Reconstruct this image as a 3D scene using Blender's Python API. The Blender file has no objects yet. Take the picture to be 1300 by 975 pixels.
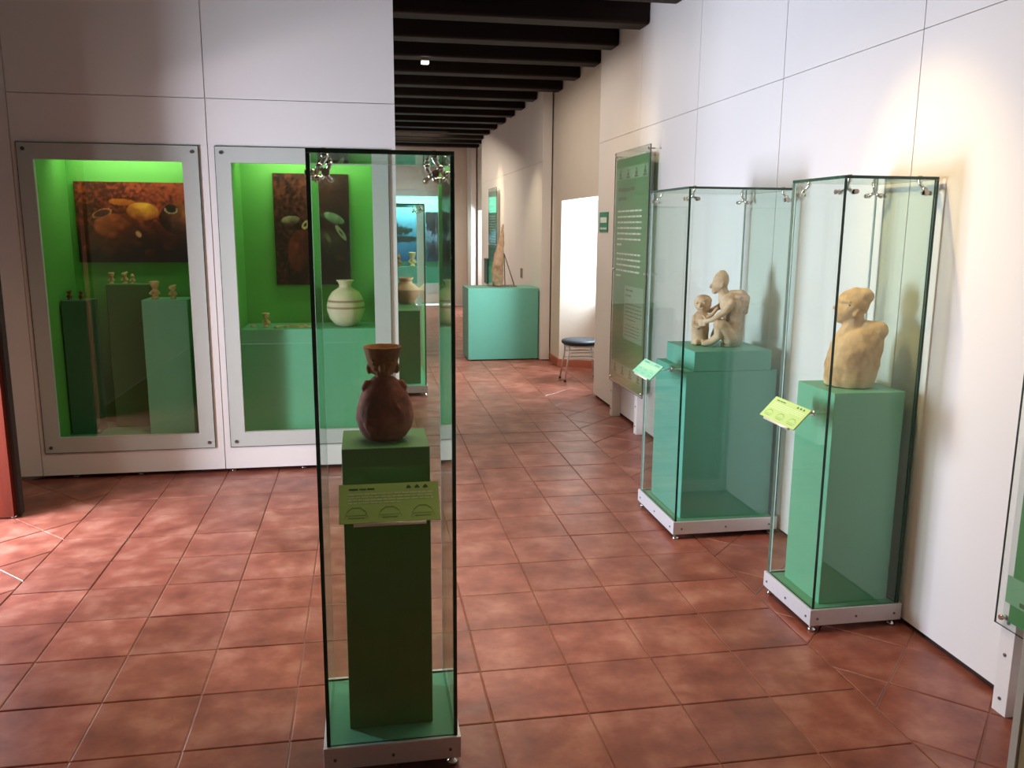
import bpy, bmesh, math, random
from mathutils import Vector, Matrix, noise

# ------------------------------------------------------------------ camera, world, lights, exposure
scene = bpy.context.scene
C = scene.collection
R = math.radians
random.seed(7)

CAM = Vector((1.595, -2.198, 1.626))
YAW, PITCH, ROLL, FPX = 0.17234, 0.18422, 0.0070, 1067.9
fwd = Vector((math.sin(YAW) * math.cos(PITCH), math.cos(YAW) * math.cos(PITCH), -math.sin(PITCH)))
rgt0 = Vector((math.cos(YAW), -math.sin(YAW), 0))
up0 = rgt0.cross(fwd)
rgt = rgt0 * math.cos(ROLL) + up0 * math.sin(ROLL)
upv = -rgt0 * math.sin(ROLL) + up0 * math.cos(ROLL)
cam_data = bpy.data.cameras.new('camera')
cam_data.sensor_width = 36.0
cam_data.sensor_fit = 'HORIZONTAL'
cam_data.lens = 36.0 * FPX / 1300.0
cam_data.clip_start = 0.02
cam = bpy.data.objects.new('camera', cam_data)
C.objects.link(cam)
m = Matrix((rgt, upv, -fwd)).transposed().to_4x4()
m.translation = CAM
cam.matrix_world = m
scene.camera = cam

def to_pixel(p):
    d = Vector(p) - CAM
    z = d.dot(fwd)
    if z < 0.05:
        return None
    return (650 + FPX * d.dot(rgt) / z, 487.5 - FPX * d.dot(upv) / z)

scene.view_settings.view_transform = 'Standard'
scene.view_settings.look = 'None'
scene.view_settings.gamma = 1.0
scene.view_settings.use_curve_mapping = False
scene.view_settings.exposure = 0.0
scene.cycles.transparent_max_bounces = 40
scene.cycles.max_bounces = 10
scene.cycles.diffuse_bounces = 5
scene.cycles.glossy_bounces = 5
scene.cycles.sample_clamp_indirect = 4.0
scene.cycles.caustics_reflective = False
scene.cycles.caustics_refractive = False

world = bpy.data.worlds.new('daylight')
scene.world = world
world.use_nodes = True
wb = world.node_tree.nodes['Background']
wb.inputs[0].default_value = (0.86, 0.93, 1.0, 1)
wb.inputs[1].default_value = 2.2

def area(name, loc, direction, sx, sy, power, color, spread=180):
    l = bpy.data.lights.new(name, 'AREA')
    l.shape = 'RECTANGLE'
    l.size, l.size_y = sx, sy
    l.energy = power
    l.color = color
    l.spread = R(spread)
    o = bpy.data.objects.new(name, l)
    o.location = loc
    o.rotation_euler = Vector(direction).to_track_quat('-Z', 'Y').to_euler()
    C.objects.link(o)
    return o

def spot(name, loc, target, power, color, angle=50, blend=0.8, radius=0.04):
    l = bpy.data.lights.new(name, 'SPOT')
    l.energy = power
    l.color = color
    l.spot_size = R(angle)
    l.spot_blend = blend
    l.shadow_soft_size = radius
    o = bpy.data.objects.new(name, l)
    o.location = loc
    o.rotation_euler = (Vector(target) - Vector(loc)).to_track_quat('-Z', 'Y').to_euler()
    C.objects.link(o)
    return o

DAY = (0.76, 0.86, 1.0)
WARM = (1.0, 0.80, 0.52)
# daylight through the open doorway in the left wall and the two deep windows of the right wall
area('door_daylight', (-1.50, 2.10, 1.05), (1, 0, 0.0), 1.1, 1.8, 300, (0.74, 0.84, 1.0))
area('courtyard_daylight', (-3.3, 0.15, 1.05), (1, 0.80, 0.2), 1.0, 0.25, 84, (1.0, 0.86, 0.97))
area('courtyard_sky', (-3.5, 2.35, 0.9), (1, -0.04, 0.16), 0.45, 0.45, 85, (0.62, 0.70, 1.0))
area('window_daylight', (4.75, 6.6, 1.40), (-1, 0.05, -0.15), 1.1, 1.1, 240, DAY)
area('far_window_daylight', (4.75, 13.95, 1.40), (-1, 0.05, -0.15), 1.1, 1.1, 240, DAY)
# area lamps added under the beams to brighten floor and corridor; no fixtures
area('floor_fill', (2.0, 1.1, 3.13), (0, 0, -1), 1.8, 1.4, 40, (1.0, 0.72, 0.46), 130)
area('aisle_fill', (2.6, 6.0, 3.13), (0, 0, -1), 1.2, 3.0, 42, (1.0, 0.84, 0.70))
area('far_fill', (2.4, 12.0, 3.13), (0, 0.2, -1), 1.2, 5.0, 110, (1.0, 0.84, 0.66))
# warm ceiling spots that wash the right-hand wall
spot('wall_spot', (2.45, 1.15, 3.05), (3.72, 0.84, 1.70), 105, (1.0, 0.74, 0.30), 38, 0.95, 0.03)
spot('wall_spot', (2.35, -0.60, 3.05), (3.775, 0.25, 1.7), 34, (1.0, 0.88, 0.74), 70, 1.0)
spot('wall_spot', (2.6, 3.5, 3.05), (3.75, 4.75, 1.85), 52, WARM, 52, 0.9)
spot('wall_spot', (2.7, 7.8, 3.05), (3.70, 8.45, 1.4), 70, WARM, 50, 0.9)
spot('wall_spot', (2.7, 10.8, 3.05), (3.70, 11.3, 1.9), 75, WARM, 50, 0.9)
spot('aisle_spot', (2.4, 7.0, 3.08), (2.55, 7.4, 0.0), 90, (1.0, 0.66, 0.42), 70, 0.9)
spot('aisle_spot', (2.3, 11.5, 3.08), (2.6, 12.0, 0.0), 130, (1.0, 0.66, 0.42), 80, 0.9)

# ------------------------------------------------------------------ materials
def srgb(r, g, b):
    f = lambda c: (c / 255 / 12.92) if c / 255 <= 0.04045 else ((c / 255 + 0.055) / 1.055) ** 2.4
    return (f(r), f(g), f(b), 1)

def new_mat(name):
    mt = bpy.data.materials.new(name)
    mt.use_nodes = True
    nt = mt.node_tree
    return mt, nt, nt.nodes['Principled BSDF']

def mat(name, col, rough=0.5, metal=0.0, var=0.06, scale=6.0, bump=0.0, bscale=80.0, coat=0.0, spec=0.5):
    mt, nt, p = new_mat(name)
    tc = nt.nodes.new('ShaderNodeTexCoord')
    nz = nt.nodes.new('ShaderNodeTexNoise')
    nz.inputs['Scale'].default_value = scale
    nz.inputs['Detail'].default_value = 4
    nt.links.new(tc.outputs['Object'], nz.inputs['Vector'])
    mx = nt.nodes.new('ShaderNodeMix')
    mx.data_type = 'RGBA'
    mx.inputs['A'].default_value = tuple(c * (1 - var) for c in col[:3]) + (1,)
    mx.inputs['B'].default_value = tuple(min(1, c * (1 + var)) for c in col[:3]) + (1,)
    nt.links.new(nz.outputs['Fac'], mx.inputs['Factor'])
    nt.links.new(mx.outputs['Result'], p.inputs['Base Color'])
    p.inputs['Roughness'].default_value = rough
    p.inputs['Metallic'].default_value = metal
    p.inputs['Specular IOR Level'].default_value = spec
    p.inputs['Coat Weight'].default_value = coat
    if bump:
        n2 = nt.nodes.new('ShaderNodeTexNoise')
        n2.inputs['Scale'].default_value = bscale
        n2.inputs['Detail'].default_value = 3
        nt.links.new(tc.outputs['Object'], n2.inputs['Vector'])
        b = nt.nodes.new('ShaderNodeBump')
        b.inputs['Strength'].default_value = bump
        b.inputs['Distance'].default_value = 0.004
        nt.links.new(n2.outputs['Fac'], b.inputs['Height'])
        nt.links.new(b.outputs['Normal'], p.inputs['Normal'])
    return mt

def emit(name, col, s):
    mt, nt, p = new_mat(name)
    p.inputs['Base Color'].default_value = col
    p.inputs['Emission Color'].default_value = col
    p.inputs['Emission Strength'].default_value = s
    return mt

def glass(name, tint, refl0=0.04, power=5.0, rough=0.0):
    mt = bpy.data.materials.new(name)
    mt.use_nodes = True
    nt = mt.node_tree
    nt.nodes.remove(nt.nodes['Principled BSDF'])
    out = nt.nodes['Material Output']
    tr = nt.nodes.new('ShaderNodeBsdfTransparent')
    tr.inputs[0].default_value = tint
    gl = nt.nodes.new('ShaderNodeBsdfGlossy')
    gl.inputs['Color'].default_value = (0.92, 1.0, 0.96, 1)
    gl.inputs['Roughness'].default_value = rough
    lw = nt.nodes.new('ShaderNodeLayerWeight')
    lw.inputs['Blend'].default_value = 0.5
    pw = nt.nodes.new('ShaderNodeMath'); pw.operation = 'POWER'; pw.inputs[1].default_value = power
    nt.links.new(lw.outputs['Facing'], pw.inputs[0])
    ml = nt.nodes.new('ShaderNodeMath'); ml.operation = 'MULTIPLY_ADD'
    ml.inputs[1].default_value = 1 - refl0; ml.inputs[2].default_value = refl0
    nt.links.new(pw.outputs[0], ml.inputs[0])
    ms = nt.nodes.new('ShaderNodeMixShader')
    nt.links.new(ml.outputs[0], ms.inputs[0])
    nt.links.new(tr.outputs[0], ms.inputs[1])
    nt.links.new(gl.outputs[0], ms.inputs[2])
    nt.links.new(ms.outputs[0], out.inputs['Surface'])
    return mt

def tile_mat():
    mt, nt, p = new_mat('terracotta')
    N, L = nt.nodes.new, nt.links.new
    tc = N('ShaderNodeTexCoord'); geo = N('ShaderNodeNewGeometry'); oi = N('ShaderNodeObjectInfo')
    n1 = N('ShaderNodeTexNoise'); n1.inputs['Scale'].default_value = 5.5; n1.inputs['Detail'].default_value = 6; n1.inputs['Roughness'].default_value = 0.6
    L(geo.outputs['Position'], n1.inputs['Vector'])
    cr = N('ShaderNodeValToRGB')
    e = cr.color_ramp.elements
    e[0].position = 0.30; e[0].color = srgb(112, 58, 47)
    e[1].position = 0.72; e[1].color = srgb(170, 116, 98)
    k = cr.color_ramp.elements.new(0.5); k.color = srgb(142, 80, 64)
    L(n1.outputs['Fac'], cr.inputs['Fac'])
    hs = N('ShaderNodeHueSaturation')
    mr = N('ShaderNodeMapRange'); mr.inputs['To Min'].default_value = 0.86; mr.inputs['To Max'].default_value = 1.12
    L(oi.outputs['Random'], mr.inputs['Value'])
    L(mr.outputs['Result'], hs.inputs['Value'])
    L(cr.outputs['Color'], hs.inputs['Color'])
    L(hs.outputs['Color'], p.inputs['Base Color'])
    n2 = N('ShaderNodeTexNoise'); n2.inputs['Scale'].default_value = 9; n2.inputs['Detail'].default_value = 5
    L(geo.outputs['Position'], n2.inputs['Vector'])
    rr = N('ShaderNodeMapRange'); rr.inputs['To Min'].default_value = 0.24; rr.inputs['To Max'].default_value = 0.46
    L(n2.outputs['Fac'], rr.inputs['Value'])
    L(rr.outputs['Result'], p.inputs['Roughness'])
    n3 = N('ShaderNodeTexNoise'); n3.inputs['Scale'].default_value = 22; n3.inputs['Detail'].default_value = 3
    L(geo.outputs['Position'], n3.inputs['Vector'])
    b = N('ShaderNodeBump'); b.inputs['Strength'].default_value = 0.12; b.inputs['Distance'].default_value = 0.006
    L(n3.outputs['Fac'], b.inputs['Height'])
    L(b.outputs['Normal'], p.inputs['Normal'])
    return mt

def clay(name, c0, c1, c2, scale=9.0, bump=0.35, rough=0.85):
    mt, nt, p = new_mat(name)
    N, L = nt.nodes.new, nt.links.new
    tc = N('ShaderNodeTexCoord')
    n1 = N('ShaderNodeTexNoise'); n1.inputs['Scale'].default_value = scale; n1.inputs['Detail'].default_value = 7; n1.inputs['Roughness'].default_value = 0.65
    L(tc.outputs['Object'], n1.inputs['Vector'])
    cr = N('ShaderNodeValToRGB'); e = cr.color_ramp.elements
    e[0].position = 0.32; e[0].color = c0
    e[1].position = 0.68; e[1].color = c2
    k = e.new(0.5); k.color = c1
    L(n1.outputs['Fac'], cr.inputs['Fac'])
    L(cr.outputs['Color'], p.inputs['Base Color'])
    p.inputs['Roughness'].default_value = rough
    p.inputs['Specular IOR Level'].default_value = 0.25
    n2 = N('ShaderNodeTexNoise'); n2.inputs['Scale'].default_value = 70; n2.inputs['Detail'].default_value = 5
    L(tc.outputs['Object'], n2.inputs['Vector'])
    b = N('ShaderNodeBump'); b.inputs['Strength'].default_value = bump; b.inputs['Distance'].default_value = 0.004
    L(n2.outputs['Fac'], b.inputs['Height'])
    L(b.outputs['Normal'], p.inputs['Normal'])
    return mt

def band_clay(name, base, band, zs, scale=9.0):
    """cream pottery with painted red bands at the object heights zs = [(z0, z1), ...]"""
    mt = clay(name, tuple(c * 0.85 for c in base[:3]) + (1,), base, tuple(min(1, c * 1.1) for c in base[:3]) + (1,), scale, 0.15, 0.7)
    nt = mt.node_tree; N, L = nt.nodes.new, nt.links.new
    p = nt.nodes['Principled BSDF']
    src = p.inputs['Base Color'].links[0].from_socket
    tc = N('ShaderNodeTexCoord'); sp = N('ShaderNodeSeparateXYZ')
    L(tc.outputs['Object'], sp.inputs[0])
    prev = src
    for z0, z1 in zs:
        a = N('ShaderNodeMath'); a.operation = 'COMPARE'
        a.inputs[1].default_value = (z0 + z1) / 2; a.inputs[2].default_value = (z1 - z0) / 2
        L(sp.outputs['Z'], a.inputs[0])
        f = N('ShaderNodeMath'); f.operation = 'MULTIPLY'; f.inputs[1].default_value = 0.75
        L(a.outputs[0], f.inputs[0])
        mx = N('ShaderNodeMix'); mx.data_type = 'RGBA'
        L(f.outputs[0], mx.inputs['Factor']); L(prev, mx.inputs['A'])
        mx.inputs['B'].default_value = band
        prev = mx.outputs['Result']
    L(prev, p.inputs['Base Color'])
    return mt

def print_mat(name, rough=0.45):
    mt, nt, p = new_mat(name)
    at = nt.nodes.new('ShaderNodeAttribute'); at.attribute_name = 'Col'
    nt.links.new(at.outputs['Color'], p.inputs['Base Color'])
    p.inputs['Roughness'].default_value = rough
    return mt

def wood_mat(name, c0, c1, scale, rough=0.55, axis=0):
    mt, nt, p = new_mat(name)
    N, L = nt.nodes.new, nt.links.new
    tc = N('ShaderNodeTexCoord'); mp = N('ShaderNodeMapping')
    s = [scale, scale, scale]; s[axis] = scale * 0.08
    mp.inputs['Scale'].default_value = s
    L(tc.outputs['Object'], mp.inputs['Vector'])
    n1 = N('ShaderNodeTexNoise'); n1.inputs['Scale'].default_value = 1; n1.inputs['Detail'].default_value = 5
    L(mp.outputs['Vector'], n1.inputs['Vector'])
    mx = N('ShaderNodeMix'); mx.data_type = 'RGBA'
    mx.inputs['A'].default_value = c0; mx.inputs['B'].default_value = c1
    L(n1.outputs['Fac'], mx.inputs['Factor'])
    L(mx.outputs['Result'], p.inputs['Base Color'])
    p.inputs['Roughness'].default_value = rough
    p.inputs['Specular IOR Level'].default_value = 0.12
    b = N('ShaderNodeBump'); b.inputs['Strength'].default_value = 0.2; b.inputs['Distance'].default_value = 0.003
    L(n1.outputs['Fac'], b.inputs['Height']); L(b.outputs['Normal'], p.inputs['Normal'])
    return mt

M = dict(
    wall=mat('white_panel_paint', (0.78, 0.745, 0.72, 1), 0.55, var=0.025, scale=2.0, bump=0.05, bscale=120),
    oldwall=mat('cream_plaster', (0.68, 0.61, 0.53, 1), 0.8, var=0.05, scale=3.0, bump=0.25, bscale=30),
    gap=mat('dark_gap', (0.03, 0.022, 0.02, 1), 0.9),
    tile=tile_mat(),
    grout=mat('grout', srgb(150, 112, 98), 0.85, var=0.3, scale=3.0, bump=0.2),
    beam=wood_mat('dark_beam_wood', srgb(20, 13, 10), srgb(36, 25, 19), 22, 0.55, 0),
    plank=wood_mat('dark_ceiling_plank', srgb(20, 13, 10), srgb(32, 22, 17), 18, 0.7, 1),
    redwood=wood_mat('varnished_red_wood', srgb(58, 16, 7), srgb(100, 32, 13), 26, 0.75, 2),
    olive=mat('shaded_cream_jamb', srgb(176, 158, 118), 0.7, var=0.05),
    green=mat('green_paint', (0.150, 0.46, 0.270, 1), 0.5, var=0.05, scale=10, bump=0.04, bscale=200),
    teal=mat('teal_green_paint', (0.125, 0.40, 0.30, 1), 0.5, var=0.05, scale=10, bump=0.04, bscale=200),
    shade=mat('green_paint_shaded', (0.050, 0.165, 0.085, 1), 0.5, var=0.06, scale=10, bump=0.04, bscale=200),  # green paint with the showcase's shade mixed into its colour
    olive_shaded=mat('olive_green_shaded', (0.085, 0.24, 0.065, 1), 0.5, var=0.06, scale=10, bump=0.04, bscale=200),  # olive green paint, darkened in the colour for pedestals standing in shade
    lime=mat('leaf_green_paint', (0.135, 0.46, 0.085, 1), 0.6, var=0.06, scale=5),
    metal=mat('brushed_aluminium', (0.66, 0.65, 0.66, 1), 0.5, 0.45, var=0.05, scale=60),
    chrome=mat('chrome', (0.82, 0.82, 0.82, 1), 0.12, 1.0, var=0.02),
    steel=mat('dark_screw', (0.20, 0.18, 0.17, 1), 0.4, 1.0),
    copper=mat('bronze_pin', (0.42, 0.34, 0.28, 1), 0.3, 1.0),
    glass=glass('clear_green_glass', (0.950, 0.975, 0.962, 1), 0.035),
    case_glass=glass('case_glass', (0.935, 0.970, 0.952, 1), 0.035),
    edge=mat('green_glass_edge', (0.010, 0.050, 0.036, 1), 0.15, var=0.3, scale=30),
    edge_lit=mat('lit_glass_edge', (0.50, 0.64, 0.62, 1), 0.15, var=0.2, scale=30),  # glass edge with its bright reflection painted into the colour
    frost=mat('frosted_border', (0.50, 0.53, 0.49, 1), 0.35, var=0.03),
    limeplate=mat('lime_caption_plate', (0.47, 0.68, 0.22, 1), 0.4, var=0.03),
    tealplate=mat('mint_caption_plate', (0.23, 0.62, 0.40, 1), 0.4, var=0.03),
    ink=mat('dark_green_ink', (0.06, 0.13, 0.05, 1), 0.6),
    midink=mat('mid_green_ink', (0.22, 0.38, 0.12, 1), 0.6),
    paleink=mat('pale_ink', (0.70, 0.85, 0.50, 1), 0.6),
    whiteink=mat('white_ink', (0.80, 0.88, 0.78, 1), 0.6),
    paneltext=mat('panel_green', (0.060, 0.255, 0.085, 1), 0.35, var=0.05),
    panelband=mat('panel_pale_band', (0.20, 0.42, 0.24, 1), 0.4),
    panelbox=mat('panel_grey_box', (0.26, 0.42, 0.27, 1), 0.4),
    clay_pale=clay('pale_clay', srgb(170, 138, 108), srgb(206, 174, 144), srgb(226, 200, 176)),
    clay_ochre=clay('ochre_clay', srgb(176, 136, 92), srgb(212, 172, 122), srgb(226, 192, 148)),
    clay_red=clay('dark_red_clay', srgb(74, 36, 28), srgb(140, 72, 56), srgb(168, 104, 86), 11, 0.5, 0.75),
    clay_rim=clay('brown_clay_face', srgb(96, 56, 30), srgb(146, 92, 50), srgb(170, 116, 68), 16, 0.5, 0.8),
    clay_small=clay('cream_clay', srgb(176, 140, 88), srgb(214, 184, 132), srgb(228, 204, 160), 30, 0.2),
    clay_dim=clay('brown_clay', srgb(96, 66, 42), srgb(130, 92, 58), srgb(160, 120, 80), 30, 0.2),
    stone=clay('pale_orange_stone', srgb(150, 116, 90), srgb(196, 164, 136), srgb(214, 188, 164), 6, 0.6),
    seat=mat('slate_vinyl', srgb(30, 38, 48), 0.5, var=0.06),
    signgreen=mat('sign_green', srgb(24, 124, 92), 0.4),
    signwhite=mat('sign_white', (0.75, 0.85, 0.78, 1), 0.4),
    photo=print_mat('photo_print', 0.4),
    board=mat('photo_board_edge', (0.10, 0.05, 0.035, 1), 0.6),
    baseboard=mat('terracotta_skirting', srgb(168, 92, 70), 0.5, var=0.1),
    strip=mat('lit_metal_strip', (0.85, 0.80, 0.70, 1), 0.3, 0.3, var=0.02),  # pale base colour paints in the light this metal reflects
    lamp=emit('lamp_glow', (1.0, 0.95, 0.85, 1), 14),
    tube=emit('tube_glow', (1.0, 1.0, 0.85, 1), 6),
    ground=mat('sunny_paving', (0.62, 0.56, 0.50, 1), 0.9),
    darkpanel=mat('dark_sign', srgb(36, 58, 50), 0.4),
    plastic=mat('grey_plate', srgb(120, 112, 100), 0.5),
    black=mat('black_rubber', (0.02, 0.02, 0.02, 1), 0.6),
)

# ------------------------------------------------------------------ builders
ORIGIN = {}

class MB:
    def __init__(self):
        self.v, self.f, self.mi, self.sm = [], [], [], []
    def add(self, vs, fs, mi=0, smooth=False):
        n = len(self.v)
        self.v += [tuple(p) for p in vs]
        for i, f in enumerate(fs):
            self.f.append(tuple(n + k for k in f))
            self.mi.append(mi[i] if isinstance(mi, (list, tuple)) else mi)
            self.sm.append(smooth)
        return self
    def box(self, x0, x1, y0, y1, z0, z1, mi=0):
        vs = [(x0, y0, z0), (x1, y0, z0), (x1, y1, z0), (x0, y1, z0), (x0, y0, z1), (x1, y0, z1), (x1, y1, z1), (x0, y1, z1)]
        fs = [(0, 3, 2, 1), (4, 5, 6, 7), (0, 1, 5, 4), (1, 2, 6, 5), (2, 3, 7, 6), (3, 0, 4, 7)]   # bottom top -y +x +y -x
        return self.add(vs, fs, mi)
    def prism(self, poly, z0, z1, mi=0):
        n = len(poly)
        vs = [(x, y, z0) for x, y in poly] + [(x, y, z1) for x, y in poly]
        fs = [tuple(range(n - 1, -1, -1)), tuple(range(n, 2 * n))] + [(i, (i + 1) % n, n + (i + 1) % n, n + i) for i in range(n)]
        return self.add(vs, fs, mi)
    def ring_y(self, ox0, ox1, oz0, oz1, ix0, ix1, iz0, iz1, y0, y1, mi=0):
        """rectangular ring (frame) in the XZ plane between y0 and y1"""
        o = [(ox0, oz0), (ox1, oz0), (ox1, oz1), (ox0, oz1)]
        i = [(ix0, iz0), (ix1, iz0), (ix1, iz1), (ix0, iz1)]
        vs = [(x, y0, z) for x, z in o] + [(x, y0, z) for x, z in i] + [(x, y1, z) for x, z in o] + [(x, y1, z) for x, z in i]
        fs = []
        for k in range(4):
            j = (k + 1) % 4
            fs += [(k, j, 4 + j, 4 + k), (8 + j, 8 + k, 12 + k, 12 + j), (j, k, 8 + k, 8 + j), (4 + k, 4 + j, 12 + j, 12 + k)]
        return self.add(vs, fs, mi)
    def tube(self, pts, rad, seg=10, mi=0, caps=True):
        pts = [Vector(p) for p in pts]
        rads = rad if isinstance(rad, (list, tuple)) else [rad] * len(pts)
        vs, fs = [], []
        u = None
        for i, p in enumerate(pts):
            t = (pts[min(i + 1, len(pts) - 1)] - pts[max(i - 1, 0)]).normalized()
            if u is None:
                u = t.orthogonal().normalized()
            else:
                u = (u - t * u.dot(t)).normalized()
            w = t.cross(u)
            for k in range(seg):
                a = 2 * math.pi * k / seg
                vs.append(p + (u * math.cos(a) + w * math.sin(a)) * rads[i])
        for i in range(len(pts) - 1):
            for k in range(seg):
                a, b = i * seg + k, i * seg + (k + 1) % seg
                fs.append((a, b, b + seg, a + seg))
        self.add(vs, fs, mi, True)
        if caps:
            n = len(self.v) - len(vs)
            self.f.append(tuple(n + k for k in range(seg - 1, -1, -1))); self.mi.append(mi); self.sm.append(False)
            e = n + (len(pts) - 1) * seg
            self.f.append(tuple(e + k for k in range(seg))); self.mi.append(mi); self.sm.append(False)
        return self
    def disc(self, c, normal, r, t, seg=14, mi=0):
        c, n = Vector(c), Vector(normal).normalized()
        return self.tube([c - n * t / 2, c + n * t / 2], r, seg, mi)
    def ball(self, c, r, seg=12, rings=8, mi=0):
        rx, ry, rz = r if isinstance(r, (list, tuple)) else (r, r, r)
        vs, fs = [(c[0], c[1], c[2] - rz)], []
        for i in range(1, rings):
            a = math.pi * i / rings - math.pi / 2
            for k in range(seg):
                b = 2 * math.pi * k / seg
                vs.append((c[0] + rx * math.cos(a) * math.cos(b), c[1] + ry * math.cos(a) * math.sin(b), c[2] + rz * math.sin(a)))
        vs.append((c[0], c[1], c[2] + rz))
        for k in range(seg):
            fs.append((0, 1 + (k + 1) % seg, 1 + k))
        for i in range(rings - 2):
            for k in range(seg):
                a, b = 1 + i * seg + k, 1 + i * seg + (k + 1) % seg
                fs.append((a, b, b + seg, a + seg))
        t = len(vs) - 1; q = 1 + (rings - 2) * seg
        for k in range(seg):
            fs.append((q + k, q + (k + 1) % seg, t))
        return self.add(vs, fs, mi, True)
    def lathe(self, c, prof, seg=28, mi=0):
        """prof: list of (radius, z) from the bottom up; closed at both ends"""
        vs, fs = [], []
        for r, z in prof:
            for k in range(seg):
                a = 2 * math.pi * k / seg
                vs.append((c[0] + r * math.cos(a), c[1] + r * math.sin(a), c[2] + z))
        for i in range(len(prof) - 1):
            for k in range(seg):
                a, b = i * seg + k, i * seg + (k + 1) % seg
                fs.append((a, b, b + seg, a + seg))
        self.add(vs, fs, mi, True)
        n = len(self.v) - len(vs)
        self.f.append(tuple(n + k for k in range(seg - 1, -1, -1))); self.mi.append(mi); self.sm.append(False)
        e = n + (len(prof) - 1) * seg
        self.f.append(tuple(e + k for k in range(seg))); self.mi.append(mi); self.sm.append(False)
        return self
    def mesh(self, name, mats, off=(0, 0, 0)):
        me = bpy.data.meshes.new(name)
        me.from_pydata([(x - off[0], y - off[1], z - off[2]) for x, y, z in self.v], [], self.f)
        for mt in mats:
            me.materials.append(mt)
        me.polygons.foreach_set('material_index', self.mi)
        me.polygons.foreach_set('use_smooth', self.sm)
        me.update()
        return me
    def build(self, name, mats, parent=None, origin=None, bevel=0.0):
        """link as ONE mesh object; coordinates given are world coordinates"""
        if not isinstance(mats, (list, tuple)):
            mats = [mats]
        off = ORIGIN.get(parent, (0, 0, 0)) if parent is not None else (origin or self.base())
        o = bpy.data.objects.new(name, self.mesh(name, mats, off))
        C.objects.link(o)
        ORIGIN[o] = off
        if parent is not None:
            o.parent = parent
        else:
            o.location = off
        if bevel:
            b = o.modifiers.new('bevel', 'BEVEL'); b.width = bevel; b.segments = 2; b.limit_method = 'ANGLE'; b.angle_limit = R(40)
        return o
    def base(self):
        xs, ys, zs = zip(*self.v)
        return ((min(xs) + max(xs)) / 2, (min(ys) + max(ys)) / 2, min(zs))

def tag(o, label=None, cat=None, group=None, kind=None):
    if label: o['label'] = label
    if cat: o['category'] = cat
    if group: o['group'] = group
    if kind: o['kind'] = kind
    return o

def empty(name, loc):
    o = bpy.data.objects.new(name, None)
    o.empty_display_size = 0.1
    o.location = loc
    C.objects.link(o)
    ORIGIN[o] = tuple(loc)
    return o

def thing(name, loc, label, cat, group=None):
    return tag(empty(name, loc), label, cat, group)

def stuff(o):
    o['kind'] = 'stuff'
    return o

def struct(o, label=None):
    o['kind'] = 'structure'
    if label: o['label'] = label
    return o

def copy_thing(root, loc, label, group=None):
    r = root.copy(); C.objects.link(r); r.location = loc; ORIGIN[r] = tuple(loc); r['label'] = label
    if group: r['group'] = group
    for ch in list(root.children):
        c = ch.copy(); C.objects.link(c); c.parent = r
        for g in list(ch.children):
            d = g.copy(); C.objects.link(d); d.parent = c
    return r

def remeshed(mb, voxel, smooth=4, noise_amp=0.0, noise_scale=20.0):
    """union of overlapping closed shapes into one continuous skin; returns an MB in the same coordinates"""
    me = mb.mesh('tmp', [])
    o = bpy.data.objects.new('tmp', me); C.objects.link(o)
    r = o.modifiers.new('r', 'REMESH'); r.mode = 'VOXEL'; r.voxel_size = voxel
    s = o.modifiers.new('s', 'SMOOTH'); s.factor = 0.5; s.iterations = smooth
    dg = bpy.context.evaluated_depsgraph_get(); dg.update()
    ev = o.evaluated_get(dg)
    em = ev.to_mesh()
    out = MB()
    vs = [v.co.copy() for v in em.vertices]
    if noise_amp:
        ns = [v.normal.copy() for v in em.vertices]
        vs = [v + n * noise_amp * noise.noise(v * noise_scale) for v, n in zip(vs, ns)]
    out.add(vs, [tuple(p.vertices) for p in em.polygons], 0, True)
    ev.to_mesh_clear()
    bpy.data.objects.remove(o); bpy.data.meshes.remove(me)
    return out

# ------------------------------------------------------------------ setting: floor of tiles
S = 0.33
XR, XW, XB = 3.775, 3.84, 4.44       # white panel face, old wall face, outer face of the old wall
YF = 15.55
floor_b = MB()
floor_b.box(-0.78, XB, -3.0, YF, -0.12, -0.005)
floor = struct(floor_b.build('floor', M['grout'], origin=(0, 0, 0)))

def clip(poly, axis, lim, keep_less):
    out = []
    for i, a in enumerate(poly):
        b = poly[(i + 1) % len(poly)]
        ina = (a[axis] <= lim) == keep_less or a[axis] == lim
        inb = (b[axis] <= lim) == keep_less or b[axis] == lim
        if ina: out.append(a)
        if ina != inb:
            t = (lim - a[axis]) / (b[axis] - a[axis])
            out.append((a[0] + t * (b[0] - a[0]), a[1] + t * (b[1] - a[1])))
    return out

def area2(p):
    return 0.5 * sum(p[i][0] * p[(i + 1) % len(p)][1] - p[(i + 1) % len(p)][0] * p[i][1] for i in range(len(p)))

def inset(poly, d):
    if area2(poly) < 0: poly = poly[::-1]
    n = len(poly); res = []
    for i in range(n):
        p0, p1, p2 = Vector(poly[i - 1]), Vector(poly[i]), Vector(poly[(i + 1) % n])
        e1, e2 = (p1 - p0), (p2 - p1)
        if e1.length < 1e-5 or e2.length < 1e-5: continue
        e1.normalize(); e2.normalize()
        n1, n2 = Vector((-e1.y, e1.x)), Vector((-e2.y, e2.x))
        bis = n1 + n2
        if bis.length < 1e-3: continue
        bis.normalize()
        k = d / max(0.35, bis.dot(n1))
        res.append(tuple(p1 + bis * k))
    return res

polys = []                                   # (outline, is_full_square)
row0, row1 = -3, int(YF / S)
for r in range(row0, row1):
    for c in range(10):
        x, y = c * S, r * S
        polys.append(([(x, y), (x + S, y), (x + S, y + S), (x, y + S)], True))
    if r == row1 - 1:
        for c in range(10):
            x = c * S
            polys.append(([(x, row1 * S), (x + S, row1 * S), (x + S, YF), (x, YF)], False))

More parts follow.
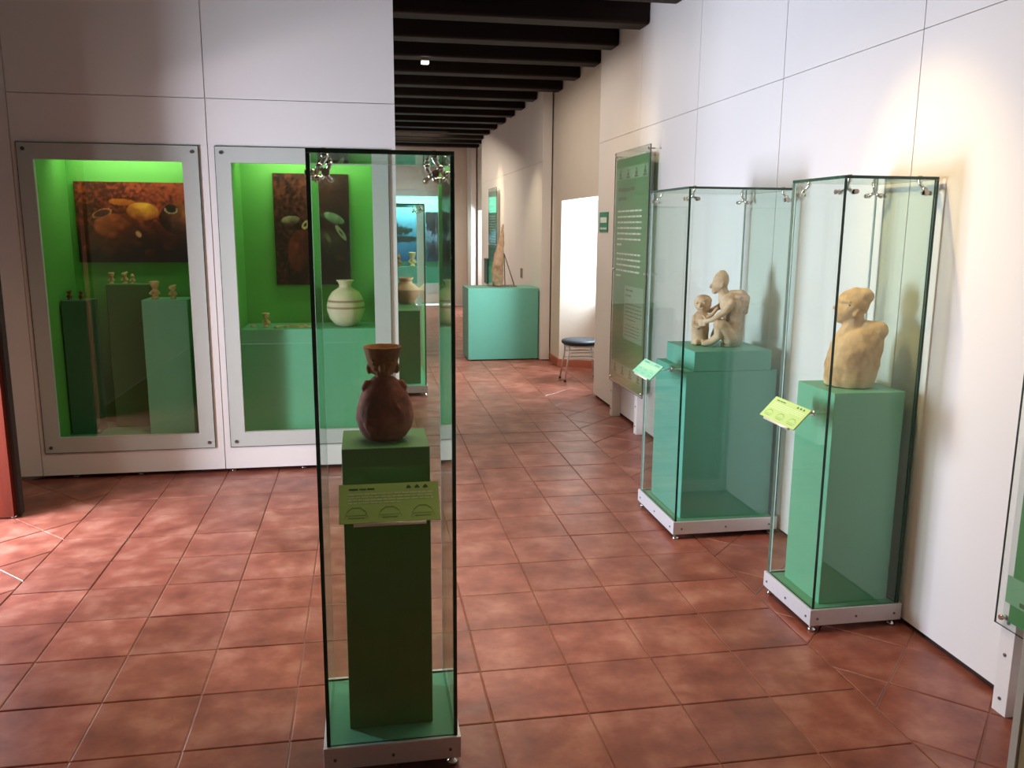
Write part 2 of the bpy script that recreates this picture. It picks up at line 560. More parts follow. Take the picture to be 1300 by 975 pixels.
def diag_field(x0, x1, c0, cs, d0, ds):
    """tiles laid on the diagonal: joints Y-X = c0+k*cs and X+Y = d0+k*ds, cut to the strip x0..x1"""
    for i in range(-24, 40):
        for j in range(-24, 60):
            ca, cb = c0 + i * cs, c0 + (i + 1) * cs
            da, db = d0 + j * ds, d0 + (j + 1) * ds
            q = [((d - c) / 2, (d + c) / 2) for c, d in ((ca, da), (ca, db), (cb, db), (cb, da))]
            for ax, lim, less in ((0, x0, False), (0, x1, True), (1, -0.99, False), (1, YF, True)):
                q = clip(q, ax, lim, less)
                if len(q) < 3: break
            if len(q) >= 3 and abs(area2(q)) > 0.0012:
                polys.append((q, False))
diag_field(3.3, XW, -3.095, 0.460, 3.785, 0.465)
diag_field(-0.78, 0.0, 0.30, 0.467, 1.79, 0.54)

def frame_share(q):
    cx = sum(p[0] for p in q) / len(q); cy = sum(p[1] for p in q) / len(q)
    if cy > 3.5 and cx < 1.78: return 0
    if cx > 3.80: return 0
    pp = [to_pixel((x, y, 0)) for x, y in q]
    if any(p is None for p in pp): return 0
    pc = to_pixel((cx, cy, 0))
    if not (-30 < pc[0] < 1320 and pc[1] < 985): return 0
    return abs(area2(pp))
ranked = sorted(polys, key=lambda t: -frame_share(t[0]))
n_single = 292

def tile_shape(mb, q, dz=0.0):
    g = inset(q, 0.0024)
    if len(g) < 3: return
    h = inset(q, 0.0056)
    if len(h) != len(g): h = g
    n = len(g)
    vs = [(x, y, -0.012) for x, y in g] + [(x, y, -0.0022 + dz) for x, y in g] + [(x, y, dz) for x, y in h]
    fs = [(i, (i + 1) % n, n + (i + 1) % n, n + i) for i in range(n)] + [(n + i, n + (i + 1) % n, 2 * n + (i + 1) % n, 2 * n + i) for i in range(n)] + [tuple(range(2 * n, 3 * n))]
    mb.add(vs, fs)

square = MB(); tile_shape(square, [(0, 0), (S, 0), (S, S), (0, S)])
square_mesh = square.mesh('floor_tile', [M['tile']])
rest = MB()
for i, (q, full) in enumerate(ranked):
    dz = random.uniform(-0.0012, 0.0006)
    if i < n_single and frame_share(q) > 0:
        if full:
            o = bpy.data.objects.new('floor_tile', square_mesh)
            o.location = (q[0][0], q[0][1], dz)
        else:
            b = MB(); tile_shape(b, q, 0)
            cx, cy = q[0]
            o = bpy.data.objects.new('floor_tile', b.mesh('cut_floor_tile', [M['tile']], (cx, cy, 0)))
            o.location = (cx, cy, dz)
        o.rotation_euler = (random.uniform(-1, 1) * 0.0022, random.uniform(-1, 1) * 0.0022, 0)
        C.objects.link(o)
        o.parent = floor
    else:
        tile_shape(rest, q, dz)
rest.box(XW, XB, 5.9, 7.5, -0.012, 0.0); rest.box(XW, XB, 13.2, 14.9, -0.012, 0.0)
ro = rest.build('floor_tile_field', M['tile'], floor); ro['kind'] = 'stuff'

# ------------------------------------------------------------------ setting: ceiling and beams
ZB = 3.15
cb = MB(); cb.box(-0.78, XB, -3.0, YF, 3.50, 3.60)
ceiling = struct(cb.build('ceiling', M['plank'], origin=(0, 0, 0)))
x = -0.78
while x < XW:
    b = MB(); b.box(x + 0.003, min(x + 0.21, XW) - 0.003, -3.0, YF, 3.465, 3.50)
    b.build('ceiling_plank', M['plank'], ceiling)
    x += 0.21
yb = 4.52 - 0.79 * 9
while yb < YF:
    xe = XR - 0.004 if yb < 5.7 else (XW - 0.004)
    if 7.9 < yb < 13.4: xe = 3.70
    b = MB(); b.box(-0.76, xe, yb - 0.21, yb, ZB, 3.465)
    b.build('ceiling_beam', M['beam'], ceiling, bevel=0.018)
    yb += 0.79

# ------------------------------------------------------------------ setting: right wall (old plaster wall with deep windows, white panels in front)
w = MB()
def wall_poly(poly, z0=0.0, z1=3.5):
    w.prism(poly, z0, z1)
wall_poly([(XW, -3.0), (XB, -3.0), (XB, 6.05), (XW, 5.85)])
wall_poly([(XW, 7.46), (XB, 7.17), (XB, 13.45), (XW, 13.25)])
wall_poly([(XW, 14.80), (XB, 14.50), (XB, YF + 0.1), (XW, YF + 0.1)])
wall_poly([(XW, 5.85), (XB, 6.05), (XB, 7.17), (XW, 7.46)], 1.93, 3.5)
wall_poly([(XW, 13.25), (XB, 13.45), (XB, 14.50), (XW, 14.80)], 1.95, 3.5)
w.box(XB - 0.16, XB, 6.05, 7.17, 0, 0.80); w.box(XB - 0.16, XB, 13.45, 14.50, 0, 0.80)
wall_right = struct(w.build('wall_right', M['oldwall'], origin=(0, 0, 0)))
GAPZ = 0.028
def panel_run(edges, xface, thick, zcuts):
    for y0, y1 in zip(edges[:-1], edges[1:]):
        for z0, z1 in zip(zcuts[:-1], zcuts[1:]):
            b = MB(); b.box(xface, xface + thick, y0 + 0.0022, y1 - 0.0022, z0 + (0.0018 if z0 > 0.1 else 0), z1 - 0.0018)
            b.build('wall_panel', M['wall'], wall_right)
panel_run([-1.35, -0.19, 0.97, 2.11, 3.28, 4.48, 5.665], XR, 0.02, [GAPZ, 2.40, 3.49])
bk = MB(); bk.box(XR + 0.024, XW - 0.002, -1.34, 5.64, 0.0, 3.49); bk.build('panel_backing', M['gap'], wall_right)
panel_run([7.93, 9.10, 10.27, 11.44, 12.61, 13.3], 3.71, 0.02, [0.01, 2.40, 3.49])
b = MB(); b.box(3.731, 3.822, 7.932, 7.95, 0.01, 3.49); b.build('wall_panel', M['wall'], wall_right)
bk = MB(); bk.box(3.732, 3.822, 7.952, 13.28, 0.0, 3.49); bk.build('panel_backing', M['gap'], wall_right)
panel_run([14.86, 15.54], 3.71, 0.02, [0.01, 2.40, 3.49])
b = MB(); b.box(3.731, 3.812, 14.862, 14.88, 0.01, 3.49); b.build('wall_panel', M['wall'], wall_right)
t = MB(); t.box(XW - 0.016, XW, 7.46, 7.92, 0, 0.09)
d = Vector((XB - XW, 7.17 - 7.46)).normalized(); n2 = Vector((d.y, -d.x))
a0, a1 = Vector((XW - 0.012, 7.46)), Vector((XB - 0.17, 7.46 + (XB - 0.17 - XW) * (7.17 - 7.46) / (XB - XW)))
nn = n2 if n2.y < 0 else -n2
t.prism([tuple(a0 + nn * 0.016), tuple(a1 + nn * 0.016), tuple(a1), tuple(a0)], 0, 0.09)
struct(t.build('baseboard_right', M['baseboard']))
def deep_window(n, y0, y1):
    f = MB()
    f.ring_y(0, y1 - y0, 0.80, 1.93, 0.05, y1 - y0 - 0.05, 0.85, 1.88, 0, 0.05)
    f.v = [(XB - 0.07 + yy, y0 + xx, zz) for xx, yy, zz in f.v]
    f.box(XB - 0.065, XB - 0.025, (y0 + y1) / 2 - 0.02, (y0 + y1) / 2 + 0.02, 0.85, 1.88)
    o = struct(f.build('window_%d' % n, M['wall']))
    for k in (0, 1):
        g = MB(); ym = (y0 + y1) / 2
        ya, yb2 = (y0 + 0.05, ym - 0.02) if k == 0 else (ym + 0.02, y1 - 0.05)
        g.box(XB - 0.048, XB - 0.042, ya, yb2, 0.85, 1.88)
        g.build('window_pane', M['glass'], o)
deep_window(1, 6.05, 7.17)
deep_window(2, 13.45, 14.50)

# ------------------------------------------------------------------ setting: left wall with the open doorway, back and far walls
w = MB()
w.box(-0.98, -0.78, -3.0, 1.62, 0, 3.5); w.box(-0.98, -0.78, 2.70, YF + 0.1, 0, 3.5); w.box(-0.98, -0.78, 1.62, 2.70, 2.13, 3.5)
struct(w.build('wall_left', M['oldwall'], origin=(-0.78, 0, 0)))
dj = MB()
dj.box(-0.80, -0.375, 2.70, 2.80, 0.012, 2.30)
door = struct(dj.build('door_1', M['redwood'], origin=(-0.8, 2.2, 0)))
b = MB(); b.box(-0.80, -0.66, 1.52, 1.62, 0, 2.18); b.build('door_jamb', M['redwood'], door)
b = MB(); b.box(-0.80, -0.66, 1.62, 2.70, 2.08, 2.18); b.build('door_lintel', M['redwood'], door)
b = MB(); b.box(-0.374, -0.352, 2.74, 2.79, 0.012, 2.30); b.build('door_stop', M['gap'], door)
b = MB(); b.lathe((-0.39, 2.735, 0.0), [(0.016, 0), (0.018, 0.006), (0.012, 0.018), (0.004, 0.022)], 14); b.build('door_foot', M['chrome'], door)
g = MB(); g.box(-6.5, -0.98, -3.0, 8.0, -0.16, -0.02); struct(g.build('ground_outside', M['ground'], origin=(-3, 2, -0.1)))
w = MB(); w.box(-0.98, XB, -3.12, -3.0, 0, 3.5); struct(w.build('wall_back', M['wall']))

# right-hand jamb close to the photographer
JX, JY = 2.850, -0.86
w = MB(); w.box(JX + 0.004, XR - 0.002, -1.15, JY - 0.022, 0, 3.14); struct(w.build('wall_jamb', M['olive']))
w = MB(); w.box(JX, XR - 0.002, JY - 0.018, JY, 0, 3.14); struct(w.build('trim_1', M['wall']))

# ------------------------------------------------------------------ wall showcases
YD = 3.465
screwz = 0.035
def screw_disc(x, y, z, parent, nrm=(0, -1, 0), r=0.011):
    b = MB(); b.disc((x, y, z), nrm, r, 0.008, 12); b.build('screw', M['steel'], parent)

w = MB()      # core of the display partition: ends, top, back and divider around the two lit boxes
w.box(-0.61, -0.40, YD + 0.022, 4.16, GAPZ, 3.12); w.box(0.545, 0.735, YD + 0.022, 4.16, GAPZ, 3.12); w.box(1.70, 1.800, YD + 0.022, 4.16, GAPZ, 3.12)
w.box(-0.40, 0.545, YD + 0.022, 4.16, 2.16, 3.12); w.box(0.735, 1.70, YD + 0.022, 4.16, 2.16, 3.12)
w.box(-0.40, 0.545, 4.11, 4.16, GAPZ, 2.16); w.box(0.735, 1.70, 4.11, 4.16, GAPZ, 2.16)
wall_part = struct(w.build('wall_front', M['wall'], origin=(0, YD, 0)))
for x0, x1, z0, z1 in ((-0.615, -0.487, GAPZ, 3.12), (-0.482, 0.643, 2.397, 3.12), (0.648, 1.805, 2.397, 3.12)):
    b = MB(); b.box(x0, x1, YD, YD + 0.02, z0, z1); b.build('wall_panel', M['wall'], wall_part)
for x0, x1, i0, i1 in ((-0.482, 0.643, -0.365, 0.492), (0.648, 1.805, 0.781, 1.652)):
    b = MB(); b.ring_y(x0, x1, GAPZ, 2.393, i0, i1, 0.277, 2.012, YD, YD + 0.02); b.build('wall_panel', M['wall'], wall_part)
for fx in (-0.30, 0.10, 0.69, 1.15, 1.6):
    b = MB(); b.lathe((fx, YD + 0.05, 0), [(0.02, 0), (0.02, 0.008), (0.008, 0.012), (0.008, GAPZ)], 12); b.build('wall_foot', M['chrome'], wall_part)

def wall_showcase(ox0, ox1, ix0, ix1, bx0, bx1, label):
    t = thing('wall_showcase', ((ox0 + ox1) / 2, YD, 0.18), label, 'showcase', 'lit showcases built into the walls')
    b = MB(); b.ring_y(ox0, ox1, 0.180, 2.108, ix0, ix1, 0.277, 2.012, YD - 0.012, YD - 0.003)
    b.build('frosted_border', M['frost'], t)
    b = MB(); b.box(ix0, ix1, YD - 0.011, YD - 0.004, 0.277, 2.012); b.build('glass_pane', M['glass'], t)
    b = MB(); b.ring_y(ox0 - 0.004, ox1 + 0.004, 0.176, 2.112, ox0 + 0.0005, ox1 - 0.0005, 0.1805, 2.1075, YD - 0.0105, YD - 0.0045); b.build('glass_edge', M['edge'], t)
    for sx in (ox0 + 0.035, ox1 - 0.035):
        for sz in (0.215, 2.072):
            screw_disc(sx, YD - 0.014, sz, t)
    # lit green box behind the pane
    y0, y1 = YD + 0.021, 4.105
    for nm, args, mt in (('back_panel', (bx0, bx1, 4.085, y1, 0.235, 2.15), 'lime'), ('side_panel', (bx0, bx0 + 0.012, y0, 4.085, 0.235, 2.15), 'lime'),
                         ('side_panel', (bx1 - 0.012, bx1, y0, 4.085, 0.235, 2.15), 'lime'), ('box_floor', (bx0, bx1, y0, y1, 0.215, 0.235), 'green'),
                         ('box_top', (bx0, bx1, y0, y1, 2.15, 2.157), 'lime')):
        b = MB(); b.box(*args); b.build(nm, M[mt], t)
    b = MB(); b.tube([(bx0 + 0.08, YD + 0.42, 2.135), (bx1 - 0.08, YD + 0.42, 2.135)], 0.013, 10); b.build('tube_lamp', M['tube'], t)
    area('showcase_lamp', ((bx0 + bx1) / 2, YD + 0.42, 2.12), (0, 0.55, -1), bx1 - bx0 - 0.2, 0.06, 2.6, (1.0, 1.0, 0.72))
    return t
wall_showcase(-0.452, 0.588, -0.365, 0.492, -0.395, 0.540, 'lit showcase set in the partition, three green pedestals and a horizontal photo inside')
wall_showcase(0.690, 1.757, 0.781, 1.652, 0.740, 1.695, 'lit showcase set in the partition, round cream pot and an upright photo inside')

# ------------------------------------------------------------------ printed photographs (flat prints painted per vertex)
def lerp(a, b, t): return tuple(a[i] + (b[i] - a[i]) * t for i in range(3))
def photo_print(name, x0, x1, y, z0, z1, paint, label, nx=120, nz=90, thick=0.02, group='photo panels in the wall showcases'):
    t = thing(name, ((x0 + x1) / 2, y, z0), label, 'photo', group)
    b = MB(); b.box(x0, x1, y, y + thick, z0, z1); b.build('backing_board', M['board'], t)
    p = MB(); vs, fs = [], []
    for j in range(nz + 1):
        for i in range(nx + 1):
            vs.append((x0 + (x1 - x0) * i / nx, y - 0.001, z0 + (z1 - z0) * j / nz))
    for j in range(nz):
        for i in range(nx):
            a = j * (nx + 1) + i
            fs.append((a, a + 1, a + nx + 2, a + nx + 1))
    p.add(vs, fs)
    o = p.build('print', M['photo'], t)
    ca = o.data.color_attributes.new('Col', 'FLOAT_COLOR', 'POINT')
    k = 0
    for j in range(nz + 1):
        for i in range(nx + 1):
            c = paint(i / nx, j / nz)
            ca.data[k].color = srgb(*[max(0, min(255, q)) for q in c]); k += 1
    return t
def ell(u, v, cu, cv, ru, rv, rot=0.0):
    du, dv = u - cu, v - cv
    c, s = math.cos(rot), math.sin(rot)
    a, b = (du * c + dv * s) / ru, (-du * s + dv * c) / rv
    return math.hypot(a, b)
def soft(d, w=0.12): return max(0.0, min(1.0, (1 - d) / w))
def fbm(u, v, s, seed=0.0): return noise.fractal(Vector((u * s + seed, v * s, seed)), 1.0, 2.0, 4)

def shade_ball(u, v, cu, cv, ru, rv, rot, light, dark, lu=-0.4, lv=0.5):
    """painted pot: lit towards (lu, lv), dark rim away from it"""
    c_, s_ = math.cos(rot), math.sin(rot)
    a, b = ((u - cu) * c_ + (v - cv) * s_) / ru, (-(u - cu) * s_ + (v - cv) * c_) / rv
    t = max(0.0, min(1.0, 0.5 + 0.6 * (a * lu + b * lv) - 0.25 * (a * a + b * b) + 0.35 * fbm(u, v, 14, cu)))
    return lerp(dark, light, t), soft(math.hypot(a, b), 0.08)
def paint_vessels(u, v):
    n = fbm(u * 1.4, v, 22); n2 = fbm(u * 1.4, v, 7, 2.0)
    c = lerp((66, 22, 15), (160, 66, 36), max(0, min(1, 0.05 + 0.75 * u + 0.5 * (v - 0.5) + 0.9 * n + 0.5 * n2)))
    c = lerp(c, (22, 9, 10), max(0, min(1, (0.46 - v) * 3.4 + 0.5 * n)))
    for args in ((0.33, 0.30, 0.27, 0.17, 0.2, (132, 56, 32), (40, 15, 12)), (0.30, 0.46, 0.17, 0.16, 0.5, (226, 112, 56), (92, 32, 20)),
                 (0.84, 0.55, 0.16, 0.20, 0.0, (176, 92, 46), (44, 20, 16), 0.7, 0.6), (0.39, 0.75, 0.12, 0.045, -0.12, (236, 142, 44), (150, 62, 22)),
                 (0.55, 0.64, 0.14, 0.115, -0.1, (255, 186, 66), (150, 66, 26), 0.2, 0.7)):
        k, w = shade_ball(u, v, *args); c = lerp(c, k, w)
    d = ell(u, v, 0.215, 0.61, 0.09, 0.048, 0.5)
    if d < 1: c = lerp((84, 34, 34), (226, 150, 86), max(0, (d - 0.70) / 0.3))
    d = ell(u, v, 0.93, 0.63, 0.06, 0.09, -0.5); c = lerp(c, (214, 122, 54), 0.85 * soft(d, 0.6))
    d = ell(u, v, 0.79, 0.67, 0.055, 0.06, 0.3)
    if d < 1: c = lerp((30, 22, 18), (226, 196, 146), max(0, (d - 0.62) / 0.38)) if v < 0.685 else (44, 28, 22)
    d = ell(u, v, 0.505, 0.355, 0.026, 0.048, 0.3); c = lerp(c, (226, 156, 104), soft(d, 0.3))
    for cu, cv, r in ((0.1, 0.17, 0.07), (0.25, 0.13, 0.09), (0.4, 0.14, 0.05), (0.6, 0.12, 0.06), (0.76, 0.2, 0.06), (0.5, 0.22, 0.05)):
        k, w = shade_ball(u, v, cu, cv, r, r, 0, (120, 58, 44), (30, 12, 12)); c = lerp(c, k, 0.8 * w)
    return c
def paint_jars(u, v):
    n = fbm(u, v * 1.4, 20, 3.0); n2 = fbm(u, v * 1.4, 6, 4.0)
    c = lerp((26, 11, 9), (104, 52, 36), max(0, min(1, 0.15 + 0.5 * v + 0.9 * n + 0.5 * n2)))
    c = lerp(c, (18, 12, 10), max(0, min(1, (u - 0.5) * 1.6)) * (0.85 if v < 0.6 else 0.35))
    for args in ((0.36, 0.30, 0.20, 0.21, 0, (150, 62, 38), (36, 15, 11), -0.7, 0.3), (0.72, 0.34, 0.26, 0.16, -0.35, (92, 74, 52), (20, 14, 12), -0.2, 0.8)):
        k, w = shade_ball(u, v, *args); c = lerp(c, k, w)
    d = ell(u, v, 0.70, 0.43, 0.09, 0.04, -0.8); c = lerp(c, (150, 142, 96), 0.7 * soft(d, 0.7))
    for args in ((0.22, 0.585, 0.13, 0.042, 0.05, (176, 160, 124), (70, 58, 44), -0.2, 0.9), (0.79, 0.605, 0.15, 0.046, -0.25, (190, 216, 176), (80, 104, 80), -0.2, 0.8)):
        k, w = shade_ball(u, v, *args); c = lerp(c, k, w)
    d = ell(u, v, 0.62, 0.63, 0.05, 0.02, 0); c = lerp(c, (66, 74, 56), soft(d, 0.3))
    d = ell(u, v, 0.41, 0.545, 0.05, 0.032, 0.6)
    if 0.5 < d < 1: c = (196, 176, 122)
    d = ell(u, v, 0.88, 0.475, 0.10, 0.028, -0.75)
    if 0.35 < d < 1: c = lerp(c, (184, 188, 156), 0.9)
    d = ell(u, v, 0.86, 0.24, 0.10, 0.03, -0.2); c = lerp(c, (120, 62, 46), 0.8 * soft(d, 0.6))
    return c
def paint_lake(u, v):
    c = lerp((34, 96, 150), (104, 170, 200), v)
    n = fbm(u, v, 10, 5)
    for cu, cv, ru, rv in ((0.42, 0.62, 0.35, 0.10), (0.5, 0.45, 0.42, 0.07), (0.3, 0.7, 0.14, 0.14)):
        d = ell(u, v, cu, cv, ru, rv) + 0.5 * n; c = lerp(c, (18, 44, 44), soft(d, 0.2))
    return c
def paint_tree(u, v):
    c = lerp((60, 84, 110), (150, 190, 220), v * 0.8)
    n = fbm(u, v, 9, 8)
    d = ell(u, v, 0.5, 0.85, 0.75, 0.33) + 0.6 * n; c = lerp(c, (20, 26, 34), soft(d, 0.25))
    d = ell(u, v, 0.6, 0.2, 0.8, 0.25) + 0.5 * n; c = lerp(c, (36, 44, 60), soft(d, 0.4))
    if abs(u - 0.55) < 0.05: c = (20, 24, 30)
    return c
photo_print('photo_panel', -0.338, 0.445, 4.062, 1.368, 1.912, paint_vessels, 'horizontal photo of orange pots on red earth, inside the showcase with three pedestals', 130, 84)
photo_print('photo_panel', 0.968, 1.493, 4.062, 1.208, 1.988, paint_jars, 'upright dark photo of jars and bowls, hung above the round cream pot', 90, 126)

# ------------------------------------------------------------------ pedestals inside the showcases
def block(name, x0, x1, y0, y1, z0, z1, label, mt='green', group='green pedestals and plinths'):
    b = MB(); b.box(x0, x1, y0, y1, z0, z1)
    return tag(b.build(name, M[mt], bevel=0.003), label, 'pedestal', group)
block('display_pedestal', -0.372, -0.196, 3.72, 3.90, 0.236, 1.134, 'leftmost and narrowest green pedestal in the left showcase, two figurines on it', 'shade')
block('display_pedestal', -0.138, 0.130, 3.90, 4.06, 0.236, 1.226, 'tallest dark green pedestal in the left showcase, standing behind the others', 'olive_shaded')
block('display_pedestal', 0.148, 0.434, 3.63, 3.88, 0.236, 1.141, 'right green pedestal in the left showcase, catching daylight on its front')
block('display_pedestal', 0.757, 1.678, 3.66, 4.06, 0.236, 0.934, 'wide green plinth filling the right showcase, under the round cream pot')

# ------------------------------------------------------------------ small clay figurines
def figurine(x, y, z, h, label, mt, style=0, group='small clay figurines in the showcases'):
    b = MB()
    k = h
    b.lathe((x, y, z), [(0.20 * k, 0), (0.21 * k, 0.05 * k), (0.16 * k, 0.22 * k), (0.20 * k, 0.42 * k), (0.13 * k, 0.56 * k), (0.09 * k, 0.60 * k)], 14)
    if style == 0:     # broad flaring head-dress
        b.lathe((x, y, z + 0.56 * k), [(0.10 * k, 0), (0.19 * k, 0.12 * k), (0.25 * k, 0.30 * k), (0.27 * k, 0.42 * k), (0.20 * k, 0.44 * k)], 14)
    elif style == 1:   # round head with a tuft
        b.ball((x, y, z + 0.74 * k), (0.19 * k, 0.17 * k, 0.19 * k)); b.ball((x, y, z + 0.93 * k), (0.09 * k, 0.08 * k, 0.09 * k))
    else:              # double-lobed head, arm raised
        b.ball((x - 0.03 * k, y, z + 0.76 * k), (0.24 * k, 0.16 * k, 0.17 * k)); b.ball((x + 0.14 * k, y, z + 0.9 * k), (0.13 * k, 0.1 * k, 0.08 * k))
    for s in (-1, 1):
        b.tube([(x + s * 0.17 * k, y, z + 0.46 * k), (x + s * 0.27 * k, y - 0.05 * k, z + 0.32 * k), (x + s * 0.12 * k, y - 0.17 * k, z + 0.26 * k)], 0.055 * k, 8)
        b.ball((x + s * 0.11 * k, y - 0.15 * k, z + 0.05 * k), (0.10 * k, 0.12 * k, 0.06 * k), 8, 6)
    b.ball((x, y - 0.16 * k, z + 0.72 * k), (0.035 * k, 0.05 * k, 0.05 * k), 8, 6)
    o = remeshed(b, h / 26, 1).build('clay_figurine', M[mt])
    return tag(o, label, 'figurine', group)
for x, y, zt, h, st, mt, lab in (
        (-0.3386, 3.80, 1.134, 0.065, 2, 'clay_dim', 'dim brown clay figurine, left one on the narrow showcase pedestal'),
        (-0.2592, 3.78, 1.134, 0.065, 1, 'clay_dim', 'round-headed brown clay figurine, right one on the narrow showcase pedestal'),
        (-0.1132, 3.96, 1.226, 0.078, 0, 'clay_small', 'pale clay figurine standing leftmost on the tallest showcase pedestal'),
        (-0.0320, 3.98, 1.226, 0.085, 2, 'clay_small', 'middle clay figurine on the tallest showcase pedestal'),
        (0.0219, 3.96, 1.226, 0.070, 1, 'clay_small', 'clay figurine at the right end of the tallest showcase pedestal'),
        (0.2211, 3.70, 1.141, 0.120, 0, 'clay_small', 'larger clay figurine with broad head-dress on the daylit showcase pedestal'),
        (0.3309, 3.72, 1.141, 0.098, 2, 'clay_small', 'smaller clay figurine with bent arm on the daylit showcase pedestal')):
    figurine(x, y, zt, h, lab, mt, st)
figurine(0.9121, 3.80, 0.934, 0.10, 'small seated clay figurine with pale cup head, left on the wide plinth', 'clay_small', 0)
frag_spots = [(1.0084, 3.83), (1.0503, 3.78), (1.0856, 3.8), (1.1128, 3.86), (1.1464, 3.77), (1.1688, 3.83), (1.1983, 3.79), (0.8232, 3.83), (0.9847, 3.75)]
for i, (x, y) in enumerate(frag_spots):
    b = MB()
    ang = i * 1.3
    n = 7
    poly = [(x + math.cos(ang + 2 * math.pi * k / n) * (0.018 + 0.009 * ((k * 37 + i * 11) % 5) / 4), y + math.sin(ang + 2 * math.pi * k / n) * (0.014 + 0.008 * ((k * 23 + i * 7) % 4) / 3)) for k in range(n)]
    b.prism(poly, 0.934, 0.943 + 0.003 * (i % 3))
    tag(b.build('clay_fragment', M['clay_small'], bevel=0.002), 'flat pale clay fragment lying on the wide plinth beside the round pot', 'fragment', 'clay fragments on the wide showcase plinth')

# round cream pot with red bands
b = MB(); px0 = 1.4545; zc = 0.934
prof = [(0.045, 0), (0.075, 0.012), (0.112, 0.055), (0.130, 0.115), (0.131, 0.145), (0.120, 0.195), (0.094, 0.238), (0.058, 0.262), (0.043, 0.272), (0.041, 0.29), (0.050, 0.308), (0.062, 0.318), (0.060, 0.322), (0.044, 0.306), (0.034, 0.285), (0.030, 0.270)]
b.lathe((px0, 3.82, zc), prof, 40)
pot_mat = band_clay('cream_banded_pottery', srgb(222, 200, 168), srgb(150, 88, 74), [(0.128, 0.142), (0.172, 0.186)])
tag(b.build('round_pot', pot_mat, origin=(px0, 3.82, zc)), 'round cream clay pot with red painted bands on the wide showcase plinth', 'pot')

# ------------------------------------------------------------------ free-standing glass cases
BASE0, BASE1 = 0.030, 0.100
GT = 0.011
def pane(b, x0, x1, y0, y1, z0, z1, rear=1):
    """a glass pane: big faces clear, narrow edges dark green"""
    d = (x1 - x0, y1 - y0, z1 - z0)
    thin = d.index(min(d))
    big = {0: (3, 5), 1: (2, 4), 2: (0, 1)}[thin]
    return b.box(x0, x1, y0, y1, z0, z1, [0 if i in big else (rear if i == 4 else 1) for i in range(6)])

def glass_case(x0, x1, y0, y1, h, label, edge='edge'):
    t = thing('glass_display_case', ((x0 + x1) / 2, (y0 + y1) / 2, 0), label, 'display case', 'free-standing glass display cases')
    mb = MB()
    th = 0.012
    for a in ((x0, x1, y0, y0 + th), (x0, x1, y1 - th, y1), (x0, x0 + th, y0 + th, y1 - th), (x1 - th, x1, y0 + th, y1 - th)):
        mb.box(*a, BASE0, BASE1)
    base = mb.build('metal_base', M['metal'], t, bevel=0.002)
    zs = (BASE0 + BASE1) / 2 - 0.004
    for f in (0.08, 0.5, 0.92):
        for yy, ny in ((y0 - 0.001, -1), (y1 + 0.001, 1)):
            b = MB(); b.disc((x0 + f * (x1 - x0), yy, zs), (0, ny, 0), 0.005, 0.004, 10); b.build('screw', M['steel'], base)
        for xx, nx in ((x0 - 0.001, -1), (x1 + 0.001, 1)):
            b = MB(); b.disc((xx, y0 + f * (y1 - y0), zs), (nx, 0, 0), 0.005, 0.004, 10); b.build('screw', M['steel'], base)
    for fx in (x0 + 0.025, x1 - 0.025):
        for fy in (y0 + 0.025, y1 - 0.025):
            b = MB(); b.lathe((fx, fy, 0), [(0.017, 0), (0.017, 0.010), (0.009, 0.014), (0.009, BASE0 + 0.004)], 12); b.build('foot', M['chrome'], t)
    b = MB(); b.box(x0 + th, x1 - th, y0 + th, y1 - th, BASE1 - 0.018, BASE1 - 0.003); b.build('floor_board', M['green'], t)
    i = 0.010
    gx0, gx1, gy0, gy1 = x0 + i, x1 - i, y0 + i, y1 - i
    zt = h - GT
    zb = BASE1 - 0.003
    for a in ((gx0, gx0 + GT, gy0, gy1), (gx1 - GT, gx1, gy0, gy1), (gx0 + GT + 0.0005, gx1 - GT - 0.0005, gy0, gy0 + GT), (gx0 + GT + 0.0005, gx1 - GT - 0.0005, gy1 - GT, gy1)):
        b = MB(); pane(b, *a, zb, zt - 0.0005, 2); b.build('glass_pane', [M['case_glass'], M['edge_lit' if a[2] > y0 + 0.05 else edge], M['edge_lit']], t)
    b = MB(); pane(b, gx0, gx1, gy0, gy1, zt, h); b.build('glass_top', [M['case_glass'], M[edge]], t)
    for sx, cx in ((1, gx0), (-1, gx1)):
        for sy, cy in ((1, gy0), (-1, gy1)):
            hub = Vector((cx + sx * 0.034, cy + sy * 0.034, zt - 0.034))
            ax = Vector((cx + sx * GT, cy + sy * 0.050, zt - 0.048))
            ay = Vector((cx + sx * 0.050, cy + sy * GT, zt - 0.048))
            az = Vector((cx + sx * 0.048, cy + sy * 0.048, zt))
            b = MB()
            b.ball(hub, 0.011, 10, 8)
            for q, n in ((ax, Vector((sx, 0, 0))), (ay, Vector((0, sy, 0))), (az, Vector((0, 0, -1)))):
                b.tube([hub, q + n * 0.012, q], [0.006, 0.007, 0.009], 8)
                b.disc(q + n * 0.004, n, 0.0105, 0.008, 14)
            cl = b.build('corner_clamp', M['chrome'], t)
            for q, n in ((ax, Vector((-sx, 0, 0))), (ay, Vector((0, -sy, 0))), (az, Vector((0, 0, 1)))):
                b = MB(); b.disc(q + n * (GT + 0.003), n, 0.009, 0.006, 12)
                b.build('clamp_cap', M['copper'], cl)
    return t

